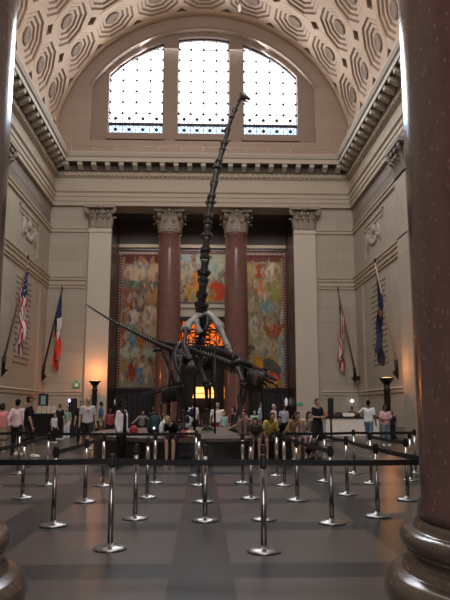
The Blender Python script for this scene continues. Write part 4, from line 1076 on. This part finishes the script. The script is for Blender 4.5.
    # --- top
    if top:
        c, sl = top; b = MB(); g = .011*h
        b.ell(T(.0), (.106*h*W, .08*h, .06*h), rot=rot); b.ell(T(.035), (.102*h*W, .077*h, .08*h), rot=rot); b.ell(T(.1), (.09*h*W, .068*h, .09*h), rot=rot); b.ell(T(.2), (.096*h*W, .069*h, .092*h), rot=rot)
        for s_ in (-1, 1): b.cap(T(-.025, s_*.06), T(.15, s_*.055), .05*h, .045*h)
        b.cap(T(.0), T(.2), .076*h, .08*h)
        for s_ in (-1, 1):
            b.cap(T(.24, s_*.04), sh[s_] if sl != 'none' else T(.262, s_*.07), .05*h, .037*h)
            if sl != 'none': b.cap(sh[s_], sh[s_].lerp(el[s_], .7 if sl == 'short' else 1), .035*h, .034*h if sl == 'short' else .029*h)
            if sl == 'long': b.cap(el[s_], el[s_].lerp(wr[s_], .93), .031*h, .024*h)
        fuse(b, 'top', cloth(c), t, .012*h)
    if jacket:       # open jacket: two fronts, back and sleeves
        b = MB()
        b.ell(T(.1, 0, -.012), (.094*h*W, .07*h, .12*h), rot=rot); b.ell(T(.2, 0, -.012), (.108*h*W, .074*h, .1*h), rot=rot)
        for s_ in (-1, 1):
            b.cap(T(.22, s_*.075, .03), T(-.02, s_*.08, .03), .04*h, .04*h)
            b.cap(sh[s_], el[s_], .04*h, .035*h); b.cap(el[s_], el[s_].lerp(wr[s_], .95), .035*h, .028*h)
        b.cap(T(.2, 0, -.02), T(-.04, 0, -.02), .07*h, .075*h)
        fuse(b, 'jacket', cloth(jacket), t, .012*h)
        b = MB(); b.cap(T(.24, 0, .052), T(.0, 0, .06), .014*h, .018*h); fuse(b, 'shirt_front', cloth(top[0] if top else (.03, .03, .03)), t, .012*h)
    # --- bottom
    c, kind = bottom; b = MB()
    b.ell(hipc+V((0, 0, -.01*h)), (.096*h*W, .07*h, .07*h))
    if kind in ('trousers', 'shorts', 'jeans'):
        for s_ in (-1, 1):
            b.cap(hp[s_], kn[s_] if kind != 'shorts' else hp[s_].lerp(kn[s_], .88), .062*h, .045*h if kind != 'shorts' else .052*h)
            if kind != 'shorts': b.cap(kn[s_], kn[s_].lerp(an[s_], .96), .045*h, .036*h)
    elif kind == 'skirt':
        for s_ in (-1, 1): b.cap(hp[s_], hp[s_].lerp(kn[s_], .95), .066*h, .072*h)
        b.cap(hipc+V((0, 0, -.02*h)), (kn[-1]+kn[1])/2+V((0, 0, .02*h)), .07*h, .07*h)
    elif kind == 'long':
        for s_ in (-1, 1):
            b.cap(hp[s_], an[s_]+V((s_*.02*h, 0, .17*h)), .066*h, .075*h)
        b.cap(hipc, V((.05*h, .05*h, .23*h)), .07*h, .1*h)
    fuse(b, {'skirt': 'skirt', 'long': 'long_skirt', 'shorts': 'shorts', 'jeans': 'jeans'}.get(kind, 'trousers'), cloth(c), t, .012*h)
    if kind != 'jeans' or True:
        for s_ in (-1, 1):
            b = MB(); a_ = an[s_]; b.cap(a_+V((0, .022*h, -.02*h)), a_+V((s_*.012*h, -.088*h, -.024*h)), .03*h, .025*h); b.cap(a_, a_+V((0, 0, -.02*h)), .028*h, .03*h)
            b.box(a_.x-.026*h, a_.x+.03*h, a_.y-.1*h, a_.y+.045*h, a_.z-.045*h, a_.z-.03*h)
            fuse(b, 'shoe', cloth(shoes), t, .009*h)
    if extra: extra(t, h, T, Hd, rot, kn, wr)
    return t
def pack_mesh(c, w, d_, hh):
    b = MB(); b.ell(c, (w, d_, hh)); b.ell(c+V((0, -d_*.1, -hh*.35)), (w*.98, d_*1.05, hh*.6)); b.ell(c+V((0, d_*.55, -hh*.3)), (w*.7, d_*.7, hh*.45)); b.cap(c+V((-w*.3, 0, hh*.9)), c+V((w*.3, 0, hh*.9)), .025, .025)
    return b
WORN = []
def backpack(col, trim=None):
    def f(t, h, T, Hd, rot, kn, wr):
        # worn by the person but liftable: a thing of its own, placed with the wearer's frame
        WORN.append((t, h, T, col))
    return f
def printed(col):
    def f(t, h, T, Hd, rot, kn, wr):
        b = MB(); b.ell(T(.205, 0, .07), (.035*h, .012*h, .02*h)); b.ell(T(.165, .008, .07), (.024*h, .01*h, .012*h)); o = b.build('shirt_print', cloth(col), None); o.parent = t
    return f

def gp(u, v): p = ground(u, v); return p.x, p.y
def fg(u, Y): p = at(u, 430, Y); return p.x, Y
BR, BLK, BLD, GRY = (.05, .03, .02), (.012, .01, .01), (.3, .2, .09), (.35, .33, .31)
DK = (.02, .02, .024)
# left group
person('person at the far left edge in a pink top and beige skirt, half cut off', *gp(0, 453), H=1.68, face=-150, skin='pale', hair=(BR, 'bob'), top=((.55, .2, .2), 'long'), bottom=((.3, .22, .16), 'skirt'), shoes=(.4, .38, .35))
person('person seen from behind in a pale pink shirt and black trousers at the left', *gp(15.5, 455), H=1.8, face=170, skin='tan', hair=(BLK, 'short'), top=((.62, .47, .48), 'long'), bottom=(DK, 'trousers'), arms=('hang', 'swing'))
person('person in a black shirt, dark red cap and dark shorts striding past the black desk', *gp(27, 458), H=1.9, face=115, pose='walk', skin='tan', hair=(BR, 'short'), top=((.014, .013, .014), 'short'), bottom=((.04, .036, .034), 'shorts'), shoes=(.6, .58, .52), hat=(.17, .03, .035), build=1.1)
person('small person in a white and black shirt close beside the black desk', *gp(53.5, 443), H=1.3, face=60, skin='tan', hair=(BR, 'short'), top=((.5, .52, .52), 'short'), bottom=(DK, 'trousers'), shoes=(.5, .5, .5))
person('person dressed all in black standing at the right end of the black desk', *gp(59, 440), H=1.72, face=150, skin='pale', hair=((.12, .09, .07), 'short'), top=(DK, 'short'), bottom=(DK, 'trousers'), shoes=(.5, .5, .5))
person('small person in a pale green top and long white bottoms by the black desk', *gp(66.5, 438), H=1.55, face=-20, skin='pale', hair=(BR, 'bob'), top=((.2, .3, .25), 'short'), bottom=((.6, .6, .62), 'trousers'), shoes=(.6, .6, .6))
person('person in a grey T-shirt with a red print and dark shorts, balding, walking toward us', *gp(86.5, 450), H=1.92, face=20, skin='tan', hair=((.06, .045, .035), 'bald'), top=((.42, .415, .42), 'short'), bottom=((.03, .028, .027), 'shorts'), shoes=(.4, .38, .36), arms=('hang', 'hang'), extra=printed((.5, .05, .06)), build=1.1, pose='walk')
person('dark haired person in black half hidden behind the one in the grey T-shirt', *gp(80.5, 444), H=1.82, face=10, skin='tan', hair=(BR, 'short'), top=(DK, 'short'), bottom=((.02, .02, .02), 'trousers'))
person('person in a blue shirt and khaki shorts far off beside the left torchiere', *fg(100.5, 37), H=1.85, face=100, skin='brown', hair=(BLK, 'short'), top=((.07, .13, .27), 'short'), bottom=((.36, .29, .22), 'shorts'))
person('dark skinned person in an open white jacket and black trousers, in profile', *gp(120.5, 464), H=1.74, face=68, skin='dark', hair=(BLK, 'short'), top=((.015, .015, .017), 'long'), bottom=((.012, .012, .014), 'trousers'), jacket=(.66, .6, .64), arms=('hang', 'hang'), turn=15)
person('person with dark hair and a red top behind the one in the white jacket', *fg(109.5, 30), H=1.5, face=20, skin='brown', hair=(BLK, 'bob'), top=((.26, .05, .06), 'short'), bottom=(DK, 'trousers'))
# round the platform, left and behind
person('person in a grey top bending over the left rear edge of the platform', *fg(141.5, 30.2), H=1.42, face=25, skin='tan', hair=(BLK, 'short'), top=((.2, .19, .19), 'short'), bottom=(DK, 'trousers'), arms=('out', 'out'), lean=12)
person('dark clothed person standing behind the left end of the platform', *fg(153, 31.5), H=1.6, face=0, skin='brown', hair=(BLK, 'short'), top=((.03, .032, .04), 'short'), bottom=(DK, 'trousers'))
person('person in an orange top behind the white backpack at the platform', *fg(162, 30), H=1.3, face=0, skin='tan', hair=((.25, .15, .05), 'bob'), top=((.5, .24, .08), 'short'), bottom=(DK, 'trousers'))
person('tall person in a white T-shirt and pale cap with a navy backpack, behind the platform', *fg(193, 31), H=1.84, face=165, skin='pale', hair=(BR, 'short'), top=((.6, .6, .63), 'short'), bottom=(DK, 'trousers'), hat=(.5, .48, .45), extra=backpack((.02, .024, .06)))
person('dark haired person in a white T-shirt with a navy backpack, sitting lower at the platform', *fg(187.5, 28.4), H=1.32, face=180, pose='sit', seat=PT, z=PT-.3, feetz=.3, skin='pale', hair=(BLK, 'short'), top=((.56, .57, .62), 'short'), bottom=(DK, 'trousers'), extra=backpack((.02, .022, .05)))
person('dark person with a reddish bag standing left of the large white shirt', *fg(206, 30.2), H=1.5, face=150, skin='tan', hair=(BR, 'bob'), top=((.05, .03, .03), 'short'), bottom=((.2, .05, .04), 'trousers'))
person('broad person in a cream white shirt seen from behind at the centre of the platform', *fg(217.5, 29.9), H=1.74, face=170, skin='pale', hair=((.32, .26, .2), 'short'), top=((.68, .6, .55), 'short'), bottom=((.28, .06, .06), 'trousers'), build=1.4)
person('small person in a pale teal top right of the large white shirt', *fg(224, 29.8), H=1.36, face=20, skin='pale', hair=(BR, 'short'), top=((.3, .42, .46), 'short'), bottom=(DK, 'trousers'))
person('person with long black hair and a dark sleeveless top behind the platform', *fg(233.5, 29.9), H=1.56, face=-60, skin='tan', hair=(BLK, 'long'), top=(DK, 'none'), bottom=(DK, 'trousers'))
person('person in a pinkish white top with folded arms right of the dark sleeveless one', *fg(243, 29.8), H=1.5, face=30, skin='pale', hair=(BLK, 'bob'), top=((.55, .45, .45), 'short'), bottom=((.3, .07, .08), 'skirt'), arms=('front', 'front'))
person('person in a brown top sitting back from the platform edge, arm stretched left', -.0+at(248.5, 430, 20.6).x, 20.6, H=1.55, face=-35, pose='sit', seat=PT, z=PT-.25, feetz=.27, skin='tan', hair=(BLK, 'short'), top=((.22, .14, .12), 'short'), bottom=((.16, .11, .1), 'trousers'), arms=('out', 'knee'), lean=10)
person('person in an aqua top with dark hair among the seated ones', *fg(254.5, 30), H=1.42, face=10, skin='pale', hair=(BLK, 'short'), top=((.3, .5, .48), 'short'), bottom=(DK, 'trousers'))
person('tall person in a light blue shirt standing behind the platform, in profile', *fg(260.5, 33), H=1.8, face=75, skin='tan', hair=(BR, 'short'), top=((.3, .44, .53), 'short'), bottom=(DK, 'trousers'))
person('grey haired person in a white shirt standing behind the platform', *fg(274, 29.9), H=1.68, face=60, skin='tan', hair=(GRY, 'short'), top=((.62, .6, .68), 'short'), bottom=(DK, 'trousers'))
person('person in a bright pink cap and grey blue top behind the platform', *fg(284, 29.9), H=1.66, face=150, skin='pale', hair=(BR, 'short'), top=((.28, .29, .34), 'short'), bottom=(DK, 'trousers'), hat=(.6, .1, .2))
# seated along the front edge
SE = PT
def seat_at(u):
    x = at(u, 440, 18.6).x
    for _ in range(4): x = at(u, 440, edge_y(x)+.22).x
    return x, edge_y(x)+.22
person('fair haired person in a black T-shirt hunched on the left of the platform edge', *seat_at(176), H=1.66, face=-25, pose='sit', seat=SE, skin='pale', hair=((.24, .2, .1), 'short'), top=((.014, .014, .016), 'short'), bottom=((.05, .035, .035), 'shorts'), shoes=(.6, .58, .55), arms=('knee', 'knee'), lean=38, turn=20)
person('person in a grey black top with brown arms seated left of the yellow shirt', *seat_at(257), H=1.58, face=-10, pose='sit', seat=SE, skin='tan', hair=(BR, 'bob'), top=((.1, .09, .09), 'short'), bottom=((.13, .1, .1), 'shorts'), shoes=(.3, .28, .27), arms=('knee', 'knee'), lean=40)
person('brown haired person in a yellow shirt seated on the platform edge', *seat_at(267.5), H=1.72, face=12, pose='sit', seat=SE, skin='tan', hair=((.1, .05, .035), 'long'), top=((.5, .43, .12), 'short'), bottom=((.1, .08, .075), 'shorts'), shoes=(.33, .28, .26), arms=('knee', 'knee'), lean=30, kneeout=.02)
person('person in a black top with white print seated right of the yellow shirt', *seat_at(277.5), H=1.5, face=0, pose='sit', seat=SE, skin='tan', hair=(BLK, 'short'), top=((.012, .012, .014), 'short'), bottom=(DK, 'trousers'), arms=('knee', 'knee'), lean=32, extra=printed((.6, .6, .6)))
person('person with long brown hair and a tan top seated on the platform edge', *seat_at(289.5), H=1.72, face=24, pose='sit', seat=SE, skin='tan', hair=((.09, .05, .035), 'long'), top=((.36, .26, .15), 'none'), bottom=((.1, .07, .055), 'shorts'), shoes=(.42, .3, .3), arms=('knee', 'knee'), lean=28)
person('dark haired person in a white vest at the right end of the platform edge', *seat_at(299.5), H=1.7, face=35, pose='sit', seat=SE, skin='pale', hair=((.07, .035, .03), 'bob'), top=((.5, .47, .47), 'none'), bottom=((.2, .2, .24), 'shorts'), shoes=(.4, .3, .28), arms=('knee', 'knee'), lean=26)
# right side
person('tall person in a black top and long dark flared skirt right of the platform', *gp(318, 449), H=1.86, face=35, skin='tan', hair=((.06, .05, .045), 'short'), top=((.02, .02, .022), 'short'), bottom=((.028, .026, .028), 'long'), arms=('front', 'front'), build=1.1)
person('person in dark clothes behind the white counter at the right', *fg(352.5, 38.4), H=1.6, face=0, skin='brown', hair=(BLK, 'short'), top=((.06, .05, .05), 'long'), bottom=(DK, 'trousers'))
person('person in a white T-shirt and blue jeans walking away at the right', *gp(369.5, 444.5), H=1.84, face=160, pose='walk', skin='brown', hair=(BLK, 'short'), top=((.58, .62, .64), 'short'), bottom=((.12, .19, .28), 'jeans'), shoes=(.6, .6, .62), arms=('hang', 'out'), build=1.1)
person('person in a pink T-shirt and jeans below the right torchiere', *gp(386.5, 446), H=1.66, face=0, skin='brown', hair=(BLK, 'bob'), top=((.6, .35, .4), 'short'), bottom=((.13, .19, .24), 'jeans'), shoes=(.62, .62, .64), arms=('front', 'front'))
person('dark figure in black standing just behind the one in the pink T-shirt', *gp(393, 440), H=1.35, face=-20, skin='brown', hair=(BLK, 'short'), top=(DK, 'short'), bottom=(DK, 'trousers'))

bpy.context.view_layer.update()
dg = bpy.context.evaluated_depsgraph_get()
for o in BAKE:
    me = bpy.data.meshes.new_from_object(o.evaluated_get(dg)); old = o.data; o.modifiers.clear(); o.data = me; bpy.data.meshes.remove(old)
    if not me.materials: pass
# eyes were built from world offsets of their parents: put them back into the person's frame
for o in COL.objects:
    if o.name.startswith('eye') and o.parent and o.parent.name.startswith('person'):
        for v in o.data.vertices: v.co += o.parent.location
# bags
def bag(name, label, cat, loc, rz, col, w, d_, hh, trim):
    t = empty(name, loc, label, cat, None, rz)
    b = pack_mesh(V((0, 0, hh)), w, d_, hh); o = b.build('bag_body', cloth(col), None); o.parent = t
    for s_ in (-1, 1):
        b = MB(); b.tube([(s_*w*.5, -d_*.6, hh*1.8), (s_*w*.55, -d_*1.5, hh*1.4), (s_*w*.55, -d_*1.3, hh*.6), (s_*w*.5, -d_*.7, hh*.25)], .02, 6)
        o = b.build('strap', cloth(trim), None); o.parent = t
    return t
for i, (pt_, h, T, col) in enumerate(WORN):
    p = pt_.matrix_world @ T(.17, 0, -.1); q = T(.17, 0, -.1)
    bag('backpack', ['navy backpack worn by the standing one in the pale cap', 'navy backpack worn by the sitting one in the white T-shirt'][i], 'backpack',
        (p.x, p.y, p.z-.11*h), pt_.rotation_euler.z, col, .075*h*1.1, .05*h, .11*h, (.03, .03, .05))
bag('backpack', 'white backpack on the platform behind the fair haired seated one', 'backpack', (at(165.5, 430, 19.3).x, 19.3, PT), .3, (.6, .6, .64), .2, .13, .24, (.3, .3, .32))
bag('backpack', 'black teal backpack with a bright patch on the left of the platform', 'backpack', (at(154.5, 430, 20.2).x, 20.2, PT), .1, (.03, .06, .065), .24, .16, .3, (.02, .02, .02))
b = MB(); p = V((at(154, 430, 20).x, 20.0, PT+.22)); b.ell(p, (.03, .02, .035))  # small emissive spot set on the backpack
tag(b.build('bright_spot', M['whiteglow'], loc=p), 'small bright bluish spot on the black teal backpack', 'light')
bag('shoulder_bag', 'red bag lying on the platform edge beside the hunched one in black', 'bag', (at(183, 440, 18.35).x, 18.4, PT), .2, (.3, .03, .04), .12, .1, .1, (.3, .04, .05))
bag('shoulder_bag', 'tan bag lying on the platform edge right of the red bag', 'bag', (at(190, 440, 18.35).x, 18.42, PT), -.3, (.4, .3, .22), .2, .11, .1, (.3, .22, .16))
bag('shoulder_bag', 'black bag on the floor below the red bag', 'bag', (at(185, 455, 17.9).x, 17.9, 0), 0, (.012, .012, .014), .17, .1, .17, (.02, .02, .02))
bag('shoulder_bag', 'red bag held low behind the white jacket at the left of the platform', 'bag', (at(131, 430, 19.6).x-.02, 20.6, PT), 0, (.27, .035, .045), .13, .1, .14, (.3, .04, .05))
# stroller
x, y = gp(310.5, 462.5)
t = empty('stroller', (x, y, 0), 'dark folded pushchair beside the white vest at the right end of the platform', 'pushchair', None, R(30)); t.scale = (.8, .8, .8)
def loc_build(b, n, m): o = b.build(n, m, None); o.parent = t; return o
b = MB(); b.tube([(-.05, .1, .35), (0, 0, .42), (.05, -.16, .62), (.06, -.22, .8)], [.13, .17, .17, .1], 10); loc_build(b, 'seat', M['black'])
b = MB()
for s_ in (-.17, .17):
    b.tube([(-.25, s_, .1), (.0, s_, .45), (.2, s_, .9), (.3, s_, .95)], .014, 6); b.tube([(.25, s_, .1), (0, s_, .45)], .014, 6)
b.tube([(.3, -.17, .95), (.3, .17, .95)], .018, 6); loc_build(b, 'frame', M['chrome'])
for sx in (-.25, .25):
    for s_ in (-.17, .17):
        b = MB(); b.tube([(sx, s_-.025, .1), (sx, s_+.025, .1)], .1, 16); loc_build(b, 'wheel', M['black'])

# ------------------------------------------------------------------ desks
# black information desk at the left
y0 = 36.2; xa, xb = at(33, 430, y0).x, at(57.5, 430, y0).x
t = empty('information_desk', ((xa+xb)/2, y0, 0), 'black information desk with tilted leaflet holders at the left wall', 'desk')
b = MB(); b.box(xa, xb, y0, y0+.9, 0, 1.12); b.box(xa-.05, xb+.05, y0-.08, y0+.98, 1.12, 1.2); b.build('desk_body', M['black'], t)
b = MB(); b.box(xa+.1, xb-.1, y0-.02, y0, .1, 1.0); b.build('front_panel', M['bronze'], t)
for k in range(4):
    x = xa+.25+(xb-xa-.5)*k/3; c = empty('leaflet_holder', (x, y0+.2, 1.2), 'tilted tan leaflet board on the black desk, %s from the left' % ['first', 'second', 'third', 'fourth'][k], 'leaflet holder', 'leaflet boards on the black desk')
    b = MB(); b.add([(x-.12, y0+.0, 1.22), (x+.12, y0+.0, 1.22), (x+.07, y0+.42, 1.62), (x-.17, y0+.42, 1.62), (x-.12, y0+.03, 1.2), (x+.12, y0+.03, 1.2), (x+.07, y0+.46, 1.6), (x-.17, y0+.46, 1.6)],
                    [(0, 1, 2, 3), (4, 5, 6, 7), (0, 1, 5, 4), (1, 2, 6, 5), (2, 3, 7, 6), (3, 0, 4, 7)]); b.build('board', M['paper'], c)
    b = MB(); b.box(x-.05, x+.05, y0+.3, y0+.5, 1.2, 1.5); b.build('stand', M['black'], c)
p = at(43.5, 399, y0+.55); c = empty('monitor', (p.x, p.y, 1.2), 'monitor with teal screen standing on the black desk', 'monitor')
b = MB(); b.box(p.x-.25, p.x+.25, p.y-.04, p.y+.06, p.z-.42, p.z+.28); b.build('monitor_case', M['black'], c)
b = MB(); b.box(p.x-.13, p.x+.13, p.y-.06, p.y-.04, p.z-.3, p.z+.18); b.build('screen', M['screen'], c)
b = MB(); b.box(p.x-.06, p.x+.06, p.y, p.y+.08, 1.2, p.z-.4); b.box(p.x-.2, p.x+.2, p.y-.12, p.y+.16, 1.2, 1.23); b.build('stand', M['black'], c)
# dark kiosk right of the desk
p = ground(71.8, 436); t = empty('display_kiosk', p, 'slim dark upright kiosk between the desk and the grey T-shirt', 'kiosk')
hgt = at(71.8, 398.5, p.y).z
b = MB(); b.box(p.x-.2, p.x+.2, p.y-.12, p.y+.12, 0, hgt); b.box(p.x-.35, p.x+.35, p.y-.25, p.y+.25, 0, .06); b.build('kiosk_body', M['black'], t)
b = MB(); q = at(69.3, 400.5, p.y-.15); b.ell(q, (.07, .04, .1)); b.tube([q, (p.x-.15, p.y, q.z)], .03, 5); b.build('kiosk_light', M['purpleglow'], t)
# white counter at the right
yc = 36.6; xa, xb = at(326, 425, yc).x, at(379, 425, yc).x; zt = at(350, 417, yc).z
t = empty('white_counter', ((xa+xb)/2, yc, 0), 'long white counter with dark top at the right', 'counter')
b = MB(); b.box(xa, xb, yc, yc+.9, 0, zt-.06); b.box(xa, xb, yc-.04, yc, .0, .1); b.build('counter_body', M['white'], t)
b = MB(); b.box(xa-.06, xb+.06, yc-.08, yc+.95, zt-.06, zt); b.build('counter_top', M['bronze'], t)
def on_counter(u, w, hh, name, label, cat, mat, dy=.3):
    x = at(u, 415, yc).x; t = empty(name, (x, yc+dy, zt), label, cat)
    b = MB(); b.add([(x-w, yc+dy-.15, zt), (x+w, yc+dy-.15, zt), (x+w*.94, yc+dy+.12, zt+hh), (x-w*.94, yc+dy+.12, zt+hh), (x-w, yc+dy+.2, zt), (x+w, yc+dy+.2, zt), (x+w*.94, yc+dy+.18, zt+hh), (x-w*.94, yc+dy+.18, zt+hh)],
        [(0, 1, 2, 3), (4, 5, 6, 7), (0, 1, 5, 4), (1, 2, 6, 5), (2, 3, 7, 6), (3, 0, 4, 7)]); b.build('case', mat, t)
    b = MB(); b.box(x-w*1.05, x+w*1.05, yc+dy-.18, yc+dy+.22, zt, zt+.03); b.build('stand', M['black'], t)
on_counter(325.5+3, .14, .24, 'leaflet_box', 'small red leaflet box on the left end of the white counter', 'leaflet box', cloth((.3, .06, .05)))
on_counter(333.5, .16, .2, 'leaflet_box', 'dark leaflet box second from the left on the white counter', 'leaflet box', cloth((.1, .05, .05)))
on_counter(348, .46, .22, 'cash_register', 'wide pale grey till in the middle of the white counter', 'till', cloth((.45, .43, .4)))
on_counter(340.5, .2, .26, 'desk_monitor', 'black monitor left of the till on the white counter', 'monitor', M['black'])
on_counter(358, .18, .2, 'desk_monitor', 'black monitor right of the till on the white counter', 'monitor', M['black'])
# black post with a thick head
p = ground(331.5, 441); t = empty('signpost', p, 'slender black post with a thick upright head in front of the white counter', 'post')
h1, h0 = at(331.5, 398, p.y).z, at(331.5, 417, p.y).z
b = MB(); b.box(p.x-.12, p.x+.12, p.y-.08, p.y+.08, h0, h1); b.build('post_head', M['black'], t)
b = MB(); b.tube([(p.x, p.y, 0), (p.x, p.y, h0)], .05, 8); b.build('pole', M['black'], t)
b = MB(); b.lathe([(.45, 0), (.45, .03), (.1, .07)], p, 20); b.build('post_base', M['black'], t)

# ------------------------------------------------------------------ belt stanchions
ORD = ['first', 'second', 'third', 'fourth', 'fifth', 'sixth', 'seventh', 'eighth', 'ninth']
rows = {'nearest': [(-62, 551), (110, 549.5), (264, 552), (444, 551)],
        'second': [(-16, 524), (53, 526), (135, 519), (205, 521), (264, 520), (332, 523.5), (378, 516.5)],
        'third': [(22, 498), (84.8, 502), (147, 497.5), (203.5, 502), (251, 498.5), (297.3, 500.5), (347.5, 494.7), (408, 500)],
        'fourth': [(-8, 487), (46.7, 485), (102.7, 486), (154.7, 483), (198.7, 485.5), (242.7, 483), (284.5, 485.5), (325.3, 481.5), (371.5, 483.5), (411.5, 480.5)],
        'fifth': [(-30, 475), (17.9, 474), (196, 476), (277, 476), (354.7, 473.5), (416, 473)]}
def make_post():
    t = empty('belt_stanchion', (0, 0, 0), None, 'stanchion')
    b = MB(); b.lathe([(.178, 0), (.18, .012), (.172, .022), (.12, .034), (.05, .045), (.032, .07)], n=36); b.build('post_base', M['steel_base'], t)
    b = MB(); b.lathe([(.0318, .05), (.0318, .86)], n=20); b.build('pole', M['chrome'], t)
    b = MB(); b.lathe([(.032, .86), (.035, .87), (.035, .985), (.032, 1.0), (.02, 1.005)], n=20)
    for k in range(4):
        a = PI/2*k; b.box(.026*math.cos(a)-.016, .026*math.cos(a)+.016, .026*math.sin(a)-.016, .026*math.sin(a)+.016, .885, .965)
    b.build('belt_head', M['black'], t); return t
proto = None; POST = {}
for rn, lst in rows.items():
    vis = [q for q in lst if 0 <= q[0] <= 414]
    for q in lst:
        if proto is None: o = proto = make_post()
        else: o = dup(proto)
        o.location = ground(*q); POST[(rn, lst.index(q))] = o.location.copy()
        o['group'] = 'belt stanchions'
        if q in vis: lab = 'steel belt stanchion, %s from the left in the %s row of posts' % (ORD[vis.index(q)], rn if rn == 'nearest' else rn+' nearest')
        else: lab = 'steel belt stanchion of the %s row, standing out of view past the %s edge' % (rn if rn == 'nearest' else rn+' nearest', 'left' if q[0] < 100 else 'right')
        o['label'] = lab
def belt(a, c, label, sag=.012):
    A, B = POST[a], POST[c]; d_ = (B-A); d_.z = 0; d_.normalize(); n = V((-d_.y, d_.x, 0))*.004
    b = MB(); vs = []; N_ = 12
    for k in range(N_+1):
        q = k/N_; p = A.lerp(B, q)+d_*(.045*(1-2*q)); zc = .925-4*sag*q*(1-q)
        for off, zz in ((n, zc-.03), (-n, zc-.03), (-n, zc+.03), (n, zc+.03)): vs.append((p.x+off.x, p.y+off.y, zz))
    fs = [(k*4+j, k*4+(j+1) % 4, (k+1)*4+(j+1) % 4, (k+1)*4+j) for k in range(N_) for j in range(4)]+[(0, 1, 2, 3), (N_*4+3, N_*4+2, N_*4+1, N_*4)]
    b.add(vs, fs); m = A.lerp(B, .5)
    tag(b.build('queue_belt', M['belt'], loc=(m.x, m.y, .925)), label, 'belt', 'queue belts')
belt(('nearest', 0), ('nearest', 1), 'black queue belt of the nearest row running in from the left edge')
belt(('nearest', 1), ('nearest', 2), 'black queue belt between the two nearest posts in the middle')
belt(('nearest', 2), ('nearest', 3), 'black queue belt of the nearest row running to the right column')
belt(('second', 1), ('fourth', 2), 'black queue belt slanting back from the leftmost post of the second row')
belt(('second', 0), ('fourth', 1), 'black queue belt slanting in low from the left edge')
belt(('fifth', 0), ('fifth', 1), 'black queue belt of the farthest row leaving past the left edge')
belt(('fifth', 1), ('fifth', 2), 'long black queue belt of the farthest row in front of the platform left half', .02)
belt(('fifth', 3), ('fifth', 4), 'black queue belt of the farthest row in front of the long dark skirt', .015)
belt(('fifth', 4), ('fifth', 5), 'black queue belt of the farthest row ending at the right column')
belt(('third', 3), ('third', 4), 'short black queue belt in front of the bare middle of the platform')
belt(('second', 5), ('fourth', 6), 'black queue belt slanting back past the seated knees on the right')
belt(('third', 6), ('second', 6), 'black queue belt slanting between two posts left of the right column')
belt(('second', 6), ('nearest', 3), 'black queue belt sloping down to vanish behind the right column')
belt(('fourth', 8), ('third', 7), 'black queue belt beside the right column below the jeans')
belt(('fourth', 7), ('third', 6), 'black queue belt slanting from below the counter to the right rows')

# ------------------------------------------------------------------ light
w = bpy.data.worlds.new('sky'); S.world = w; w.use_nodes = True; nt = w.node_tree; nt.nodes.clear()
bg = nt.nodes.new('ShaderNodeBackground'); wo = nt.nodes.new('ShaderNodeOutputWorld'); bg.inputs[0].default_value = (.93, .96, 1, 1); bg.inputs[1].default_value = 3.0
nt.links.new(bg.outputs[0], wo.inputs[0])
def area(name, loc, aim, sx, sy, power, col):
    l = bpy.data.lights.new(name, 'AREA'); l.shape = 'RECTANGLE'; l.size = sx; l.size_y = sy; l.energy = power; l.color = col
    o = bpy.data.objects.new(name, l); COL.objects.link(o); o.location = loc
    o.rotation_euler = (V(aim)-V(loc)).to_track_quat('-Z', 'Y').to_euler(); return o
def spot(name, loc, power, col, r=.05):
    l = bpy.data.lights.new(name, 'POINT'); l.energy = power; l.color = col; l.shadow_soft_size = r
    o = bpy.data.objects.new(name, l); COL.objects.link(o); o.location = loc; return o
area('far_lunette_daylight', (0, YE+2.6, 24.5), (0, 20, 4), 14, 8, 5200, (.93, .96, 1))
area('near_lunette_daylight', (0, YF+.4, 24), (0, 40, 12), 15, 9, 3900, (.98, .97, .97))
area('hall_fill', (0, 22, 27.5), (0, 22, 0), 12, 26, 2100, (1, .96, .93))  # added unseen fill lamp, stands in for bounce off the vault
area('warm_vault_fill', (0, 26, 17.5), (0, 26.01, 30), 12, 26, 420, (1, .82, .66))  # added unseen lamp shining up to warm the vault
p = at(95, 376, YE-1.1); spot('left_torchiere_glow', (p.x, YE-1.1, p.z+.3), 75, (1, .34, .1))
p = at(386.5, 374, 33.0); spot('right_torchiere_glow', (p.x, 33.0, p.z+.3), 42, (1, .38, .12))
area('lobby_glow', (0, YB+1.2, 5.5), (0, YB+5, 8), 3.4, .8, 260, (1, .5, .16))
spot('lobby_lamp', (0, YB+3.0, 6.4), 120, (1, .5, .17), .3)
area('mural_fill', (0, YB-2.6, 13.6), (0, YB, 5), 11, .5, 250, (1, .9, .78))  # added lamp to brighten the murals, no fitting built
area('entrance_daylight', (0, -2.7, 4.2), (0, 30, 4.2), 5, 7, 330, (1, .93, .88))
S.view_settings.view_transform = 'Standard'
S.view_settings.look = 'None'
S.view_settings.exposure = .1
